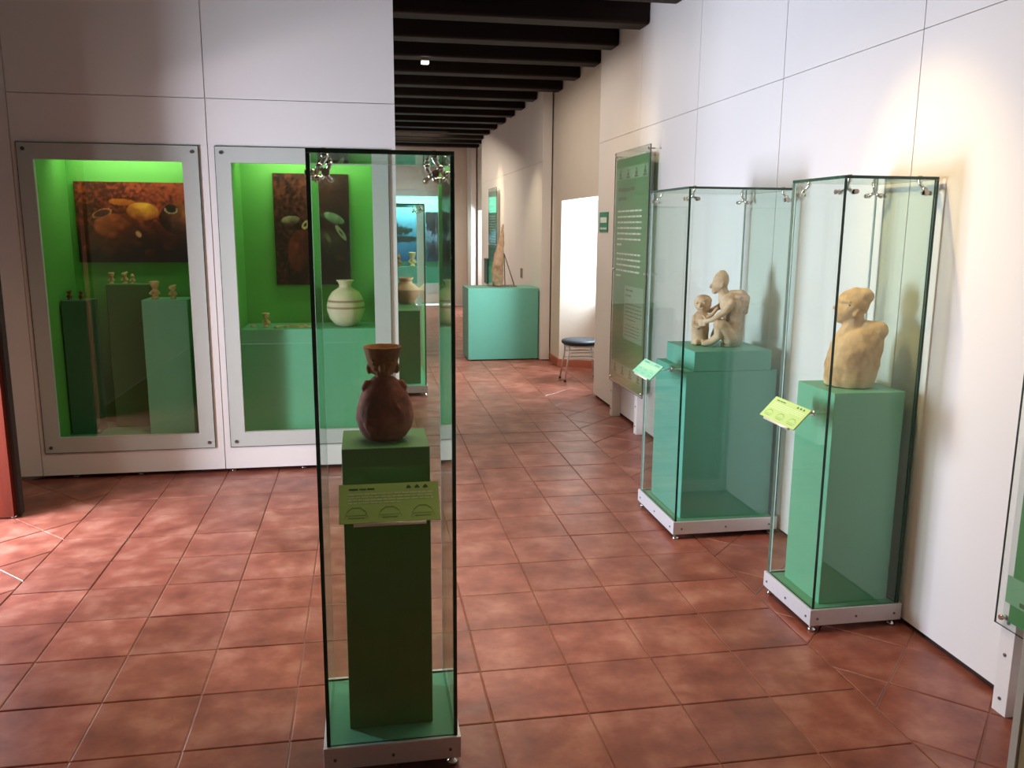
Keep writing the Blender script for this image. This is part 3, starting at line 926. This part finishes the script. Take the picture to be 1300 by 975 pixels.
glass_case(1.438, 1.848, 0.115, 0.525, 1.825, 'narrow glass case nearest the camera, holding the dark red effigy jar')
glass_case(3.348, 3.758, 0.745, 1.157, 1.825, 'narrow glass case by the white wall, holding the ochre clay bust')
glass_case(3.165, 3.755, 1.825, 2.415, 1.830, 'wide glass case by the white wall, holding the embracing clay couple')
glass_case(1.580, 2.170, 5.900, 7.050, 1.838, 'long glass case in the corridor past the partition, with a wide-shouldered pot')
block('display_pedestal', 1.514, 1.770, 0.212, 0.445, BASE1 - 0.003, 0.990, 'dark green pedestal under the red effigy jar in the nearest case', 'olive_shaded')
block('display_pedestal', 3.413, 3.722, 0.800, 1.090, BASE1 - 0.003, 0.988, 'green pedestal under the ochre bust in the narrow case by the wall')
block('display_pedestal', 3.222, 3.728, 1.882, 2.345, BASE1 - 0.003, 0.895, 'wide teal green pedestal in the wide case, under the small plinth block', 'teal')
block('plinth_block', 3.262, 3.690, 1.880, 2.290, 0.8955, 1.000, 'low teal green block on the wide pedestal, under the clay couple', 'teal')
block('display_pedestal', 1.640, 2.112, 6.030, 6.960, BASE1 - 0.003, 0.820, 'deep green pedestal in the corridor case, under the wide-shouldered pot', 'olive_shaded')

# ------------------------------------------------------------------ caption plates on rods in front of the cases
def caption(centre, along, out, width, height, top_z, bot_z, depth, glass_dist, plate, label, text=True):
    """along: unit vector reading direction; out: unit vector away from the case; upper edge centre at 'centre'"""
    A, O = Vector(along), Vector(out)
    c = Vector(centre)
    t = thing('caption_plate', (c.x, c.y, bot_z), label, 'label plate', 'tilted caption plates on the glass cases')
    top = Vector((c.x, c.y, top_z)); bot = Vector((c.x, c.y, bot_z)) + O * depth
    D = (bot - top)                       # down the plate
    Nn = A.cross(D).normalized()
    if Nn.z < 0: Nn = -Nn
    def P(u, v, h=0.0): return top + A * ((u - 0.5) * width) + D * v + Nn * h
    b = MB()
    vs = [P(0, 0, 0), P(1, 0, 0), P(1, 1, 0), P(0, 1, 0), P(0, 0, -0.005), P(1, 0, -0.005), P(1, 1, -0.005), P(0, 1, -0.005)]
    b.add(vs, [(0, 1, 2, 3), (7, 6, 5, 4), (0, 4, 5, 1), (1, 5, 6, 2), (2, 6, 7, 3), (3, 7, 4, 0)])
    pl = b.build('plate', M[plate], t)
    ink, mid, pale = MB(), MB(), MB()
    def quad(mb, u0, v0, u1, v1, h=0.0006):
        mb.add([P(u0, v0, h), P(u1, v0, h), P(u1, v1, h), P(u0, v1, h)], [(0, 1, 2, 3)])
    rnd = random.Random(hash(label) % 1000)
    rnd = random.Random(len(label))
    for u0, u1 in ((0.10, 0.19), (0.205, 0.27), (0.28, 0.355)):           # heading
        quad(ink, u0, 0.115, u1, 0.155)
    for k in range(3):                                                     # three small emblems
        u = 0.67 + k * 0.085
        ink.add([P(u, 0.15, .0006), P(u + 0.055, 0.15, .0006), P(u + 0.045, 0.10, .0006), P(u + 0.0275, 0.06, .0006), P(u + 0.01, 0.10, .0006)], [(0, 1, 2, 3, 4)])
    for r in range(4):                                                     # lines of pale text, word by word
        u = 0.09; v = 0.25 + r * 0.075
        while u < (0.93 if r < 3 else 0.62):
            l = rnd.uniform(0.03, 0.08); quad(pale, u, v, min(u + l, 0.94), v + 0.030); u += l + 0.012
    for k in range(3):                                                     # three vaulted outlines
        cu = 0.17 + k * 0.33; w2 = 0.115
        pts = [(cu - w2, 0.86), (cu - w2 * 0.8, 0.70), (cu - w2 * 0.35, 0.60), (cu + w2 * 0.35, 0.60), (cu + w2 * 0.8, 0.70), (cu + w2, 0.86)]
        for (ua, va), (ub, vb) in zip(pts[:-1], pts[1:]):
            dv = 0.028
            mid.add([P(ua, va, .0006), P(ub, vb, .0006), P(ub, vb + dv, .0006), P(ua, va + dv, .0006)], [(0, 1, 2, 3)])
        quad(mid, cu - w2 * 0.85, 0.80, cu + w2 * 0.85, 0.815); quad(mid, cu - w2 * 0.7, 0.86, cu + w2 * 0.7, 0.885)
    stuff(ink.build('printed_heading', M['ink'], pl)); stuff(mid.build('printed_outline', M['midink'], pl)); stuff(pale.build('printed_text', M['paleink'], pl))
    b = MB()
    rod0 = P(0.5, 0.55, -0.006); 
    end = Vector((rod0.x, rod0.y, rod0.z)) - O * (glass_dist + depth * 0.55)
    b.tube([rod0 - Nn * 0.004, end], 0.006, 10)
    b.disc(end, O, 0.013, 0.006, 14)
    b.build('rod', M['chrome'], t)
    b = MB(); q0, q1 = P(0.14, 1.0, -0.0055), P(0.86, 1.0, -0.0055)
    b.tube([q0 + D.normalized() * 0.003, q1 + D.normalized() * 0.003], 0.0055, 10)
    b.build('metal_strip', M['strip'], t)
    return t
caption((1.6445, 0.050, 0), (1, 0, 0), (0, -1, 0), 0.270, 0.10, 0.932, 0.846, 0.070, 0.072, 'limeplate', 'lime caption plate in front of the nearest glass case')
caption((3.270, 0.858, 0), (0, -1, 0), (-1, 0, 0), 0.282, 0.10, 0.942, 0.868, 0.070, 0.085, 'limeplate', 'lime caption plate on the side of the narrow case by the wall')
caption((3.080, 1.982, 0), (0, -1, 0), (-1, 0, 0), 0.284, 0.10, 0.932, 0.866, 0.070, 0.092, 'tealplate', 'mint green caption plate on the side of the wide case')

# ------------------------------------------------------------------ sculptures
def rot_mb(mb, ang, loc):
    c, s = math.cos(ang), math.sin(ang)
    mb.v = [(loc[0] + x * c - y * s, loc[1] + x * s + y * c, loc[2] + z) for x, y, z in mb.v]
    return mb
def capsule(mb, pts, rads, step=0.35, flat=1.0):
    pts = [Vector(p) for p in pts]
    for (p, q), (a, b2) in zip(zip(pts[:-1], pts[1:]), zip(rads[:-1], rads[1:])):
        n = max(2, int((q - p).length / (min(a, b2) * step)) + 1)
        for i in range(n + 1):
            t = i / n; r = a + (b2 - a) * t
            mb.ball(p.lerp(q, t), (r, r * flat, r), 12, 8)
def slab_loft(mb, rows, seg=28):
    """rows of (z, cu, cw, ru, rw): closed loft of ellipses"""
    vs, fs = [], []
    for z, cu, cw, ru, rw in rows:
        for k in range(seg):
            a = 2 * math.pi * k / seg
            vs.append((cu + ru * math.cos(a), cw + rw * math.sin(a), z))
    for i in range(len(rows) - 1):
        for k in range(seg):
            a, b2 = i * seg + k, i * seg + (k + 1) % seg
            fs.append((a, b2, b2 + seg, a + seg))
    fs.append(tuple(range(seg - 1, -1, -1))); e = (len(rows) - 1) * seg; fs.append(tuple(e + k for k in range(seg)))
    mb.add(vs, fs)
def tilted(mb, c, r, tilt, seg=20, rings=14):
    """ellipsoid tilted in the u-z plane"""
    n = len(mb.v)
    mb.ball((0, 0, 0), r, seg, rings)
    ct, st = math.cos(tilt), math.sin(tilt)
    for i in range(n, len(mb.v)):
        x, y, z = mb.v[i]
        mb.v[i] = (c[0] + x * ct + z * st, c[1] + y, c[2] - x * st + z * ct)

# ochre bust in the narrow case (local frame: +u picture right, +w away)
b = MB()
slab_loft(b, [(0.0, -0.010, 0, 0.094, 0.085), (0.03, -0.008, 0, 0.102, 0.092), (0.08, -0.004, 0, 0.106, 0.094), (0.13, 0.004, 0, 0.105, 0.092), (0.17, 0.014, 0, 0.100, 0.086),
              (0.20, 0.024, 0, 0.092, 0.078), (0.225, 0.036, 0, 0.080, 0.066), (0.245, 0.050, 0, 0.062, 0.052), (0.260, 0.064, 0, 0.036, 0.034)])
capsule(b, [(0.045, -0.01, 0.238), (0.090, -0.02, 0.234)], [0.036, 0.038])
capsule(b, [(-0.058, 0.0, 0.16), (-0.026, 0, 0.205), (-0.012, 0, 0.235)], [0.035, 0.044, 0.044])
capsule(b, [(-0.004, 0, 0.215), (-0.008, 0, 0.262), (-0.010, 0, 0.285)], [0.050, 0.040, 0.042])
tilted(b, (-0.014, 0, 0.328), (0.055, 0.056, 0.080), R(42))
b.ball((-0.030, 0, 0.350), 0.046, 16, 12)
b.ball((0.020, 0, 0.366), (0.042, 0.046, 0.038), 16, 12)
b.ball((-0.006, 0, 0.368), (0.044, 0.046, 0.036), 16, 12)
capsule(b, [(-0.044, 0, 0.302), (-0.056, 0, 0.280)], [0.036, 0.026])
capsule(b, [(-0.070, 0, 0.334), (-0.078, 0, 0.326), (-0.084, 0, 0.320)], [0.012, 0.012, 0.010])
capsule(b, [(-0.076, -0.014, 0.298), (-0.078, 0.014, 0.298)], [0.008, 0.008])
capsule(b, [(-0.072, -0.014, 0.286), (-0.073, 0.014, 0.286)], [0.008, 0.008])
capsule(b, [(0.004, -0.050, 0.312), (-0.006, -0.052, 0.298)], [0.010, 0.008])
capsule(b, [(-0.056, -0.034, 0.350), (-0.030, -0.052, 0.347)], [0.007, 0.005])
bust = rot_mb(remeshed(b, 0.0040, 3, 0.0045, 30), R(-30), (3.570, 0.945, 0.988))
zmin = min(v[2] for v in bust.v); bust.v = [(x, y, z - zmin + 0.9882) for x, y, z in bust.v]
bo = bust.build('clay_bust', M['clay_ochre'], origin=(3.57, 0.945, 0.988))
tag(bo, 'ochre clay bust with bald head and sack-like armless body on the green pedestal', 'sculpture')
b = MB(); b.ball((-0.030, -0.0535, 0.338), (0.0045, 0.004, 0.003), 10, 8)
rot_mb(b, R(-30), (3.570, 0.945, 0.988)); b.build('eye', M['gap'], bo)

# embracing couple in the wide case
b = MB()
# tall seated figure
slab_loft(b, [(0.0, 0.066, 0.0, 0.050, 0.066), (0.03, 0.074, 0.0, 0.056, 0.075), (0.08, 0.080, 0.0, 0.054, 0.078), (0.13, 0.080, 0.0, 0.055, 0.078),
              (0.17, 0.076, 0, 0.060, 0.082), (0.21, 0.068, 0, 0.066, 0.086), (0.245, 0.062, 0, 0.066, 0.082), (0.268, 0.062, 0, 0.052, 0.066), (0.283, 0.062, 0, 0.028, 0.04)])
capsule(b, [(0.060, 0, 0.272), (0.112, -0.01, 0.288), (0.150, -0.01, 0.262)], [0.028, 0.018, 0.009])
capsule(b, [(0.148, -0.01, 0.258), (0.130, -0.01, 0.19)], [0.012, 0.022])
for k in range(5):     # broad back flaring to a pointed shoulder edge
    z = 0.15 + 0.025 * k
    b.ball((0.100 + 0.004 * k, 0.0, z), (0.030 + 0.002 * k, 0.060, 0.026), 14, 10)
b.ball((0.095, -0.005, 0.265), (0.045, 0.062, 0.022), 14, 10)
capsule(b, [(0.030, 0, 0.245), (0.018, 0, 0.285), (0.012, 0, 0.305)], [0.036, 0.028, 0.028])
tilted(b, (0.0, 0, 0.345), (0.043, 0.040, 0.062), R(14))
capsule(b, [(-0.018, 0, 0.312), (-0.030, 0, 0.292)], [0.026, 0.017])
capsule(b, [(-0.034, 0, 0.336), (-0.048, 0, 0.322), (-0.052, 0, 0.314)], [0.008, 0.009, 0.007])
capsule(b, [(-0.038, -0.010, 0.303), (-0.038, 0.010, 0.303)], [0.006, 0.006]); capsule(b, [(-0.036, -0.010, 0.294), (-0.036, 0.010, 0.294)], [0.006, 0.006])
capsule(b, [(0.012, -0.036, 0.340), (0.010, -0.037, 0.322)], [0.008, 0.007]); capsule(b, [(-0.024, -0.026, 0.352), (-0.008, -0.035, 0.350)], [0.006, 0.004])
# near arm reaching to the small figure's waist, with a hand of five fingers
capsule(b, [(0.062, -0.082, 0.238), (0.030, -0.098, 0.190), (-0.028, -0.090, 0.148), (-0.070, -0.074, 0.132)], [0.022, 0.018, 0.014, 0.011])
for k in range(4):
    capsule(b, [(-0.068, -0.076, 0.140 - 0.009 * k), (-0.090, -0.070, 0.140 - 0.010 * k), (-0.106 + 0.003 * abs(k - 1), -0.060, 0.139 - 0.010 * k)], [0.0052, 0.0048, 0.0042])
capsule(b, [(-0.064, -0.070, 0.140), (-0.074, -0.060, 0.156), (-0.084, -0.058, 0.164)], [0.006, 0.005, 0.0045])
# far arm round the small figure's shoulder
capsule(b, [(0.040, 0.070, 0.240), (0.000, 0.085, 0.200), (-0.050, 0.060, 0.180), (-0.078, 0.045, 0.182)], [0.022, 0.017, 0.013, 0.011])
# bent legs: thighs, shins crossing towards the little figure, feet on the block
capsule(b, [(0.060, -0.060, 0.050), (0.020, -0.085, 0.115), (0.002, -0.085, 0.120)], [0.042, 0.034, 0.030])
capsule(b, [(0.002, -0.085, 0.118), (0.004, -0.090, 0.060), (-0.030, -0.088, 0.030), (-0.070, -0.080, 0.016)], [0.028, 0.024, 0.020, 0.015])
capsule(b, [(0.060, 0.060, 0.050), (0.010, 0.075, 0.105), (-0.015, 0.060, 0.050), (-0.030, 0.055, 0.016)], [0.040, 0.032, 0.022, 0.015])
b.v = [(x - 0.018, y, z) for x, y, z in b.v]
# small figure
slab_loft(b, [(0.0, -0.116, 0, 0.044, 0.040), (0.03, -0.114, 0, 0.046, 0.044), (0.09, -0.114, 0, 0.047, 0.044), (0.14, -0.112, 0, 0.046, 0.044), (0.165, -0.112, 0, 0.038, 0.038), (0.178, -0.112, 0, 0.026, 0.028)])
capsule(b, [(-0.110, 0, 0.168), (-0.108, 0, 0.195)], [0.026, 0.026])
b.ball((-0.106, 0, 0.224), (0.047, 0.042, 0.044), 18, 12)
b.ball((-0.104, 0.002, 0.242), (0.046, 0.044, 0.030), 18, 12)
capsule(b, [(-0.118, -0.040, 0.226), (-0.120, -0.046, 0.214)], [0.006, 0.0075])
capsule(b, [(-0.130, -0.033, 0.199), (-0.106, -0.038, 0.199)], [0.0055, 0.0055])
for s in (-1, 1):
    b.ball((-0.118 + s * 0.020, -0.037, 0.227), (0.007, 0.006, 0.004), 8, 6)
capsule(b, [(-0.146, -0.018, 0.150), (-0.150, -0.030, 0.110), (-0.128, -0.046, 0.098), (-0.106, -0.050, 0.104)], [0.014, 0.013, 0.011, 0.009])
capsule(b, [(-0.080, -0.020, 0.150), (-0.055, -0.020, 0.165), (-0.030, -0.010, 0.200)], [0.014, 0.011, 0.010])
capsule(b, [(-0.128, -0.025, 0.02), (-0.130, -0.055, 0.012)], [0.017, 0.012]); capsule(b, [(-0.092, -0.025, 0.02), (-0.090, -0.058, 0.012)], [0.017, 0.012])
couple = rot_mb(remeshed(b, 0.0034, 2, 0.002, 30), R(-24), (3.500, 2.100, 1.000))
zmin = min(v[2] for v in couple.v); couple.v = [(x, y, z - zmin + 1.0) for x, y, z in couple.v]
tag(couple.build('clay_couple', M['clay_pale'], origin=(3.5, 2.1, 1.0)), 'pale clay sculpture of a large seated figure embracing a small one', 'sculpture')

# dark red effigy jar in the nearest case
b = MB()
jx, jy, jz = 1.643, 0.325, 0.990
slab_loft(b, [(0.0, -0.002, 0, 0.050, 0.048), (0.012, -0.002, 0, 0.066, 0.062), (0.035, 0, 0, 0.080, 0.074), (0.065, 0, 0, 0.087, 0.080), (0.095, 0, 0, 0.085, 0.078),
              (0.130, 0, 0, 0.074, 0.068), (0.158, 0, 0, 0.062, 0.056), (0.178, 0, 0, 0.046, 0.044), (0.192, -0.002, 0, 0.030, 0.030)], 36)
for s in (-1, 1):
    capsule(b, [(s * 0.050, -0.010, 0.172), (s * 0.058, -0.014, 0.160)], [0.012, 0.011])
capsule(b, [(-0.056, -0.052, 0.060), (-0.052, -0.064, 0.048), (-0.044, -0.070, 0.040), (-0.034, -0.072, 0.038)], [0.008, 0.009, 0.008, 0.006])
capsule(b, [(0.034, -0.064, 0.110), (0.048, -0.058, 0.090)], [0.007, 0.006])
body = remeshed(b, 0.0032, 3, 0.0018, 40)
body.v = [(x + jx, y + jy, z + jz) for x, y, z in body.v]
t = thing('effigy_jar', (jx, jy, jz), 'dark red clay jar with a flaring face-shaped neck on the nearest pedestal', 'jar')
body.build('body', M['clay_red'], t)
b = MB()
b.lathe((0, 0, 0.186), [(0.022, 0), (0.024, 0.010), (0.033, 0.016), (0.039, 0.028), (0.044, 0.046), (0.051, 0.072), (0.0575, 0.098), (0.052, 0.099), (0.034, 0.076), (0.012, 0.068)], 32)
b.ball((-0.004, -0.042, 0.226), (0.009, 0.012, 0.016), 12, 8)                     # nose
for s in (-1, 1):
    b.ball((s * 0.021 - 0.002, -0.039, 0.236), (0.011, 0.006, 0.006), 10, 8)       # lids
    b.ball((s * 0.041, -0.004, 0.218), (0.009, 0.012, 0.018), 10, 8)               # ears
    capsule(b, [(s * 0.010, -0.044, 0.250), (s * 0.032, -0.036, 0.247)], [0.005, 0.004])
capsule(b, [(-0.016, -0.037, 0.208), (0.012, -0.037, 0.208)], [0.005, 0.005])
capsule(b, [(-0.014, -0.034, 0.200), (0.010, -0.034, 0.200)], [0.005, 0.005])
neck = remeshed(b, 0.0026, 1, 0.0012, 50)
neck.v = [(x + jx - 0.003, y + jy, z + jz) for x, y, z in neck.v]
neck.build('face_neck', M['clay_rim'], t)

# wide-shouldered pot in the corridor case
pot_x = 2.0129
b = MB(); b.lathe((pot_x, 6.78, 0.82), [(0.055, 0), (0.085, 0.02), (0.125, 0.08), (0.145, 0.145), (0.140, 0.165), (0.085, 0.210), (0.065, 0.225), (0.070, 0.262), (0.082, 0.275), (0.078, 0.279), (0.055, 0.255)], 36)
pot2 = band_clay('cream_shoulder_pottery', srgb(206, 160, 122), srgb(150, 92, 66), [(0.0, 0.150), (0.238, 0.258)])
tag(b.build('shouldered_pot', pot2, origin=(pot_x, 6.78, 0.82)), 'wide-shouldered cream and brown pot inside the corridor glass case', 'pot')

# ------------------------------------------------------------------ text panels on stand-off posts
def text_panel(xg, y_near, y_far, z0, z1, posts, label, margin=0.02, xwall=XR):
    t = thing('text_panel', (xg, (y_near + y_far) / 2, z0), label, 'text panel', 'tall green text panels along the right wall')
    b = MB(); pane(b, xg, xg + 0.008, y_near, y_far, z0, z1); b.build('glass_sheet', [M['glass'], M['edge']], t)
    W = y_far - y_near; H = z1 - z0
    xp = xg + 0.0095
    def q(mb, u0, v0, u1, v1, lift=0.0):     # u from the far edge (reading left) to the near edge, v from the top
        ya, yb_ = y_far - u0 * W, y_far - u1 * W
        za, zb_ = z1 - v0 * H, z1 - v1 * H
        x_ = xp - lift
        mb.add([(x_, ya, za), (x_, ya, zb_), (x_, yb_, zb_), (x_, yb_, za)], [(0, 1, 2, 3)])
    b = MB(); b.box(xp + 0.0002, xp + 0.004, y_near + 0.05 * W, y_far - margin * W, z0 + (0.005 if margin < 0.05 else 0.012) * H, z1 - 0.030 * H); sheet = b.build('printed_sheet', M['paneltext'], t)
    band, ink, wht, boxm = MB(), MB(), MB(), MB()
    for v0, v1 in ((0.068, 0.118), (0.905, 0.955)):
        q(band, 0.03, v0, 0.94, v1, 0.0003)
        for k in range(4):
            u = 0.10 + k * 0.235
            q(ink, u, v1 - 0.012, u + 0.10, v1 - 0.004, 0.0007)
            q(ink, u + 0.02, v0 + 0.022, u + 0.08, v1 - 0.014, 0.0007)
            q(ink, u + 0.035, v0 + 0.008, u + 0.065, v0 + 0.020, 0.0007)
    for u0, u1, v in ((0.10, 0.20, 0.150), (0.205, 0.33, 0.154), (0.335, 0.46, 0.154), (0.47, 0.58, 0.152), (0.10, 0.22, 0.190), (0.23, 0.36, 0.190)):
        q(ink, u0, v, u1, v + 0.014, 0.0005)
    rnd = random.Random(5)
    def para(v, n, last, step=0.0235, mb=wht, uu0=0.10, uu1=0.80, hh=0.0075):
        for r in range(n):
            u = uu0
            lim = uu1 if r < n - 1 else uu0 + (uu1 - uu0) * last
            while u < lim:
                l = min(rnd.uniform(0.05, 0.13), lim - u)
                q(mb, u, v + r * step, u + l, v + r * step + hh, 0.0005); u += l + 0.014
    para(0.245, 7, 0.2); para(0.425, 5, 0.2)
    q(boxm, 0.38, 0.560, 0.92, 0.790, 0.0003)
    b_ink = MB()
    para(0.575, 2, 0.8, 0.022, ink, 0.42, 0.62, 0.007); para(0.635, 5, 0.7, 0.016, ink, 0.42, 0.88, 0.0035); para(0.725, 4, 0.9, 0.014, ink, 0.42, 0.84, 0.0030)
    stuff(band.build('emblem_band', M['panelband'], sheet)); stuff(ink.build('printed_heading', M['ink'], sheet)); stuff(wht.build('printed_text', M['whiteink'], sheet)); boxm.build('text_box', M['panelbox'], sheet)
    for yp in posts:
        b = MB(); b.box(xg + 0.016, xwall - 0.001, yp - 0.032, yp + 0.032, 0.0, z1 - 0.04); b.build('post', M['wall'], t, bevel=0.002)
        for zz in (z0 + 0.015, z0 - 0.10, z0 - 0.26):
            if zz > 0.02:
                b = MB(); b.disc((xg + 0.0145, yp, zz), (1, 0, 0), 0.006, 0.004, 10); b.build('screw', M['steel'], t)
    for yy in (y_near + 0.03, y_far - 0.03):
        for zz in (z0 + 0.03, (z0 + z1) / 2, z1 - 0.03):
            b = MB(); b.tube([(xg - 0.006, yy, zz), (xg + 0.016, yy, zz)], 0.009, 10); b.tube([(xg + 0.016, yy, zz), (xwall - 0.001, yy, zz)], 0.005, 8); b.build('stand_off', M['chrome'], t)
    return t
text_panel(3.680, 3.925, 4.815, 0.325, 2.237, (4.790, 4.110), 'tall green text panel standing off the white wall behind the wide case')
text_panel(3.680, -0.735, 0.155, 0.315, 2.215, (0.108, -0.60), 'sliver of a green text panel at the picture edge beside the doorway jamb', margin=0.055)
text_panel(3.640, 11.10, 11.95, 0.45, 2.245, (11.82, 11.22), 'far green text panel behind the upright stone in the corridor', xwall=3.71)

# exit sign
t = thing('exit_sign', (XR - 0.006, 5.43, 1.59), 'small green and white exit sign on the white wall by the corridor window', 'sign')
b = MB(); b.box(XR - 0.008, XR - 0.001, 5.292, 5.572, 1.590, 1.768); b.build('sign_plate', M['signgreen'], t)
b = MB()
b.box(XR - 0.0095, XR - 0.008, 5.33, 5.535, 1.672, 1.722)
def tri(mb, pts): mb.add([(XR - 0.0095, y, z) for y, z in pts], [(0, 1, 2)])
b.build('white_arrow', M['signwhite'], t)
b = MB()
for k in range(6): b.box(XR - 0.0095, XR - 0.008, 5.33 + k * 0.036, 5.33 + k * 0.036 + 0.026, 1.612, 1.630)
stuff(b.build('sign_lettering', M['signwhite'], t))

# ------------------------------------------------------------------ corridor: green plinth, stone, stool, small things
block('display_plinth', 2.822, 3.695, 8.010, 8.610, 0.012, 0.890, 'low wide teal plinth at the far end of the aisle, under the stone', 'teal')
b = MB(); b.box(2.86, 3.66, 8.04, 8.58, 0.0, 0.012); tag(b.build('plinth_foot', M['gap']), 'dark recessed base strip under the low wide teal plinth', 'base')
bpy.data.objects['plinth_foot'].parent = bpy.data.objects['display_plinth']
pf = bpy.data.objects['plinth_foot']; pf.location = Vector(pf.location) - Vector(bpy.data.objects['display_plinth'].location)
for k in ('label', 'category'): del pf[k]
b = MB()
rows = []
for z, c0, r0 in ((0.0, 0.0, 0.085), (0.06, 0.0, 0.100), (0.16, -0.002, 0.104), (0.28, 0.006, 0.098), (0.40, 0.020, 0.082), (0.52, 0.038, 0.060), (0.62, 0.052, 0.042), (0.72, 0.062, 0.026), (0.775, 0.066, 0.010)):
    rows.append((z, c0, 0, r0 * 0.72, r0 * 0.5))
slab_loft(b, rows, 24)
st = remeshed(b, 0.012, 2, 0.012, 14)
st.v = [(x + 3.232, y + 8.32, z + 0.890 + 0.004) for x, y, z in st.v]
zm = min(v[2] for v in st.v); st.v = [(x, y, z - zm + 0.890) for x, y, z in st.v]
tag(st.build('standing_stone', M['stone'], origin=(3.232, 8.32, 0.89)), 'tall tapering orange-brown stone standing on the wide teal plinth', 'stone')
b = MB()
b.tube([(3.318, 8.35, 1.30), (3.46, 8.40, 0.898)], 0.006, 8); b.tube([(3.318, 8.35, 1.30), (3.36, 8.52, 0.898)], 0.006, 8)
b.tube([(3.30, 8.30, 1.30), (3.318, 8.35, 1.30)], 0.006, 8); b.box(3.12, 3.47, 8.27, 8.53, 0.8902, 0.898)
tag(b.build('stone_support', M['steel']), 'thin dark metal stand propping the tapering stone', 'stand')
b = MB(); b.box(3.702, 3.709, 9.17, 9.31, 0.945, 1.075)
tag(b.build('socket_plate', M['plastic'], bevel=0.002), 'small grey plate on the corridor wall above the teal plinth', 'wall plate')
b = MB(); b.box(3.66, 3.708, 12.25, 12.62, 0.66, 1.09)
tag(b.build('wall_sign', M['darkpanel'], bevel=0.003), 'dark narrow sign on the corridor wall beyond the far text panel', 'sign')

cx, cy = 3.868, 6.56
t = thing('stool', (cx, cy, 0), 'round stool with slate padded seat and grey metal legs by the bright window', 'stool')
b = MB()
b.lathe((cx, cy, 0.392), [(0.180, 0), (0.200, 0.010), (0.208, 0.028), (0.202, 0.044), (0.170, 0.054), (0.05, 0.058)], 36); b.build('seat', M['seat'], t)
b = MB()
ring = [(cx + 0.172 * math.cos(a), cy + 0.172 * math.sin(a), 0.381) for a in [2 * math.pi * k / 28 for k in range(29)]]
b.tube(ring, 0.010, 8); b.build('seat_ring', M['metal'], t)
feet = []
for a in (148, 212, 328, 32):
    ca, sa = math.cos(R(a)), math.sin(R(a))
    b = MB(); b.tube([(cx + 0.172 * ca, cy + 0.172 * sa, 0.385), (cx + 0.188 * ca, cy + 0.188 * sa, 0.25), (cx + 0.228 * ca, cy + 0.228 * sa, 0.006)], 0.010, 10); lg = b.build('leg', M['metal'], t)
    b = MB(); b.tube([(cx + 0.2255 * ca, cy + 0.2255 * sa, 0.022), (cx + 0.229 * ca, cy + 0.229 * sa, 0.0)], 0.013, 10); b.build('rubber_foot', M['black'], lg)
    feet.append((ca, sa))
for z, rr in ((0.31, 0.181), (0.24, 0.190)):
    for i, j in ((0, 3), (1, 2)):
        b = MB(); b.tube([(cx + rr * feet[i][0], cy + rr * feet[i][1], z), (cx + rr * feet[j][0], cy + rr * feet[j][1], z)], 0.007, 8); b.build('rung', M['metal'], t)

# ------------------------------------------------------------------ far end of the corridor: wall with its own showcase
w = MB()
w.box(-0.78, 1.86, YF, YF + 0.55, 0, 3.5); w.box(3.42, XW, YF, YF + 0.55, 0, 3.5)
w.box(1.86, 3.42, YF, YF + 0.55, 2.27, 3.5); w.box(1.86, 3.42, YF, YF + 0.55, 0.03, 0.42); w.box(1.86, 3.42, YF + 0.50, YF + 0.55, 0.42, 2.27)
struct(w.build('wall_far', M['oldwall'], origin=(1.5, YF, 0)))
t = thing('wall_showcase', (2.64, YF, 0.3), 'distant lit showcase in the corridor end wall with blue lake photo', 'showcase', 'lit showcases built into the walls')
b = MB(); b.ring_y(1.80, 3.46, 0.25, 2.36, 1.92, 3.36, 0.46, 2.24, YF - 0.012, YF - 0.003); b.build('frosted_border', M['frost'], t)
b = MB(); b.box(1.92, 3.36, YF - 0.011, YF - 0.004, 0.46, 2.24); b.build('glass_pane', M['glass'], t)
for nm, args, mt in (('back_panel', (1.862, 3.418, YF + 0.47, YF + 0.495, 0.44, 2.268), 'teal'), ('side_panel', (1.862, 1.874, YF, YF + 0.47, 0.44, 2.268), 'teal'), ('side_panel', (3.406, 3.418, YF, YF + 0.47, 0.44, 2.268), 'teal'), ('box_floor', (1.862, 3.418, YF, YF + 0.495, 0.422, 0.44), 'teal')):
    b = MB(); b.box(*args); b.build(nm, M[mt], t)
area('far_showcase_lamp', (2.64, YF + 0.12, 2.24), (0, 0.35, -1), 1.3, 0.08, 40, (0.9, 1.0, 0.95))
photo_print('photo_panel', 1.90, 2.845, YF + 0.44, 0.90, 1.93, paint_lake, 'blue lake photo with dark island in the distant showcase', 50, 50)
photo_print('photo_panel', 2.88, 3.39, YF + 0.44, 0.90, 1.93, paint_tree, 'dark tree photo beside the blue lake photo in the distant showcase', 40, 50)
block('display_pedestal', 1.88, 2.86, YF + 0.06, YF + 0.40, 0.441, 0.80, 'teal ledge under the blue lake photo in the distant showcase', 'teal')
figurine(2.5743, YF + 0.2, 0.80, 0.30, 'standing clay figurine in front of the blue lake photo', 'clay_small', 0)
figurine(2.2868, YF + 0.2, 0.80, 0.26, 'clay figurine at the left end of the distant showcase ledge', 'clay_dim', 1)

# ------------------------------------------------------------------ ceiling fittings
t = thing('ceiling_spotlight', (2.185, 5.99, 3.105), 'small glowing spotlight under a dark ceiling beam', 'spotlight')
b = MB(); b.box(2.15, 2.22, 5.955, 6.025, 3.118, 3.150); b.build('housing', M['steel'], t)
b = MB(); b.box(2.153, 2.217, 5.95, 6.022, 3.104, 3.118); b.build('lens', M['lamp'], t)
t = thing('lighting_track', (2.4, 3.62, 3.12), 'pale metal lighting track under the nearest visible beam', 'light track')
b = MB(); b.box(2.32, 2.72, 3.60, 3.65, 3.118, 3.150); b.build('rail', M['metal'], t, bevel=0.002)
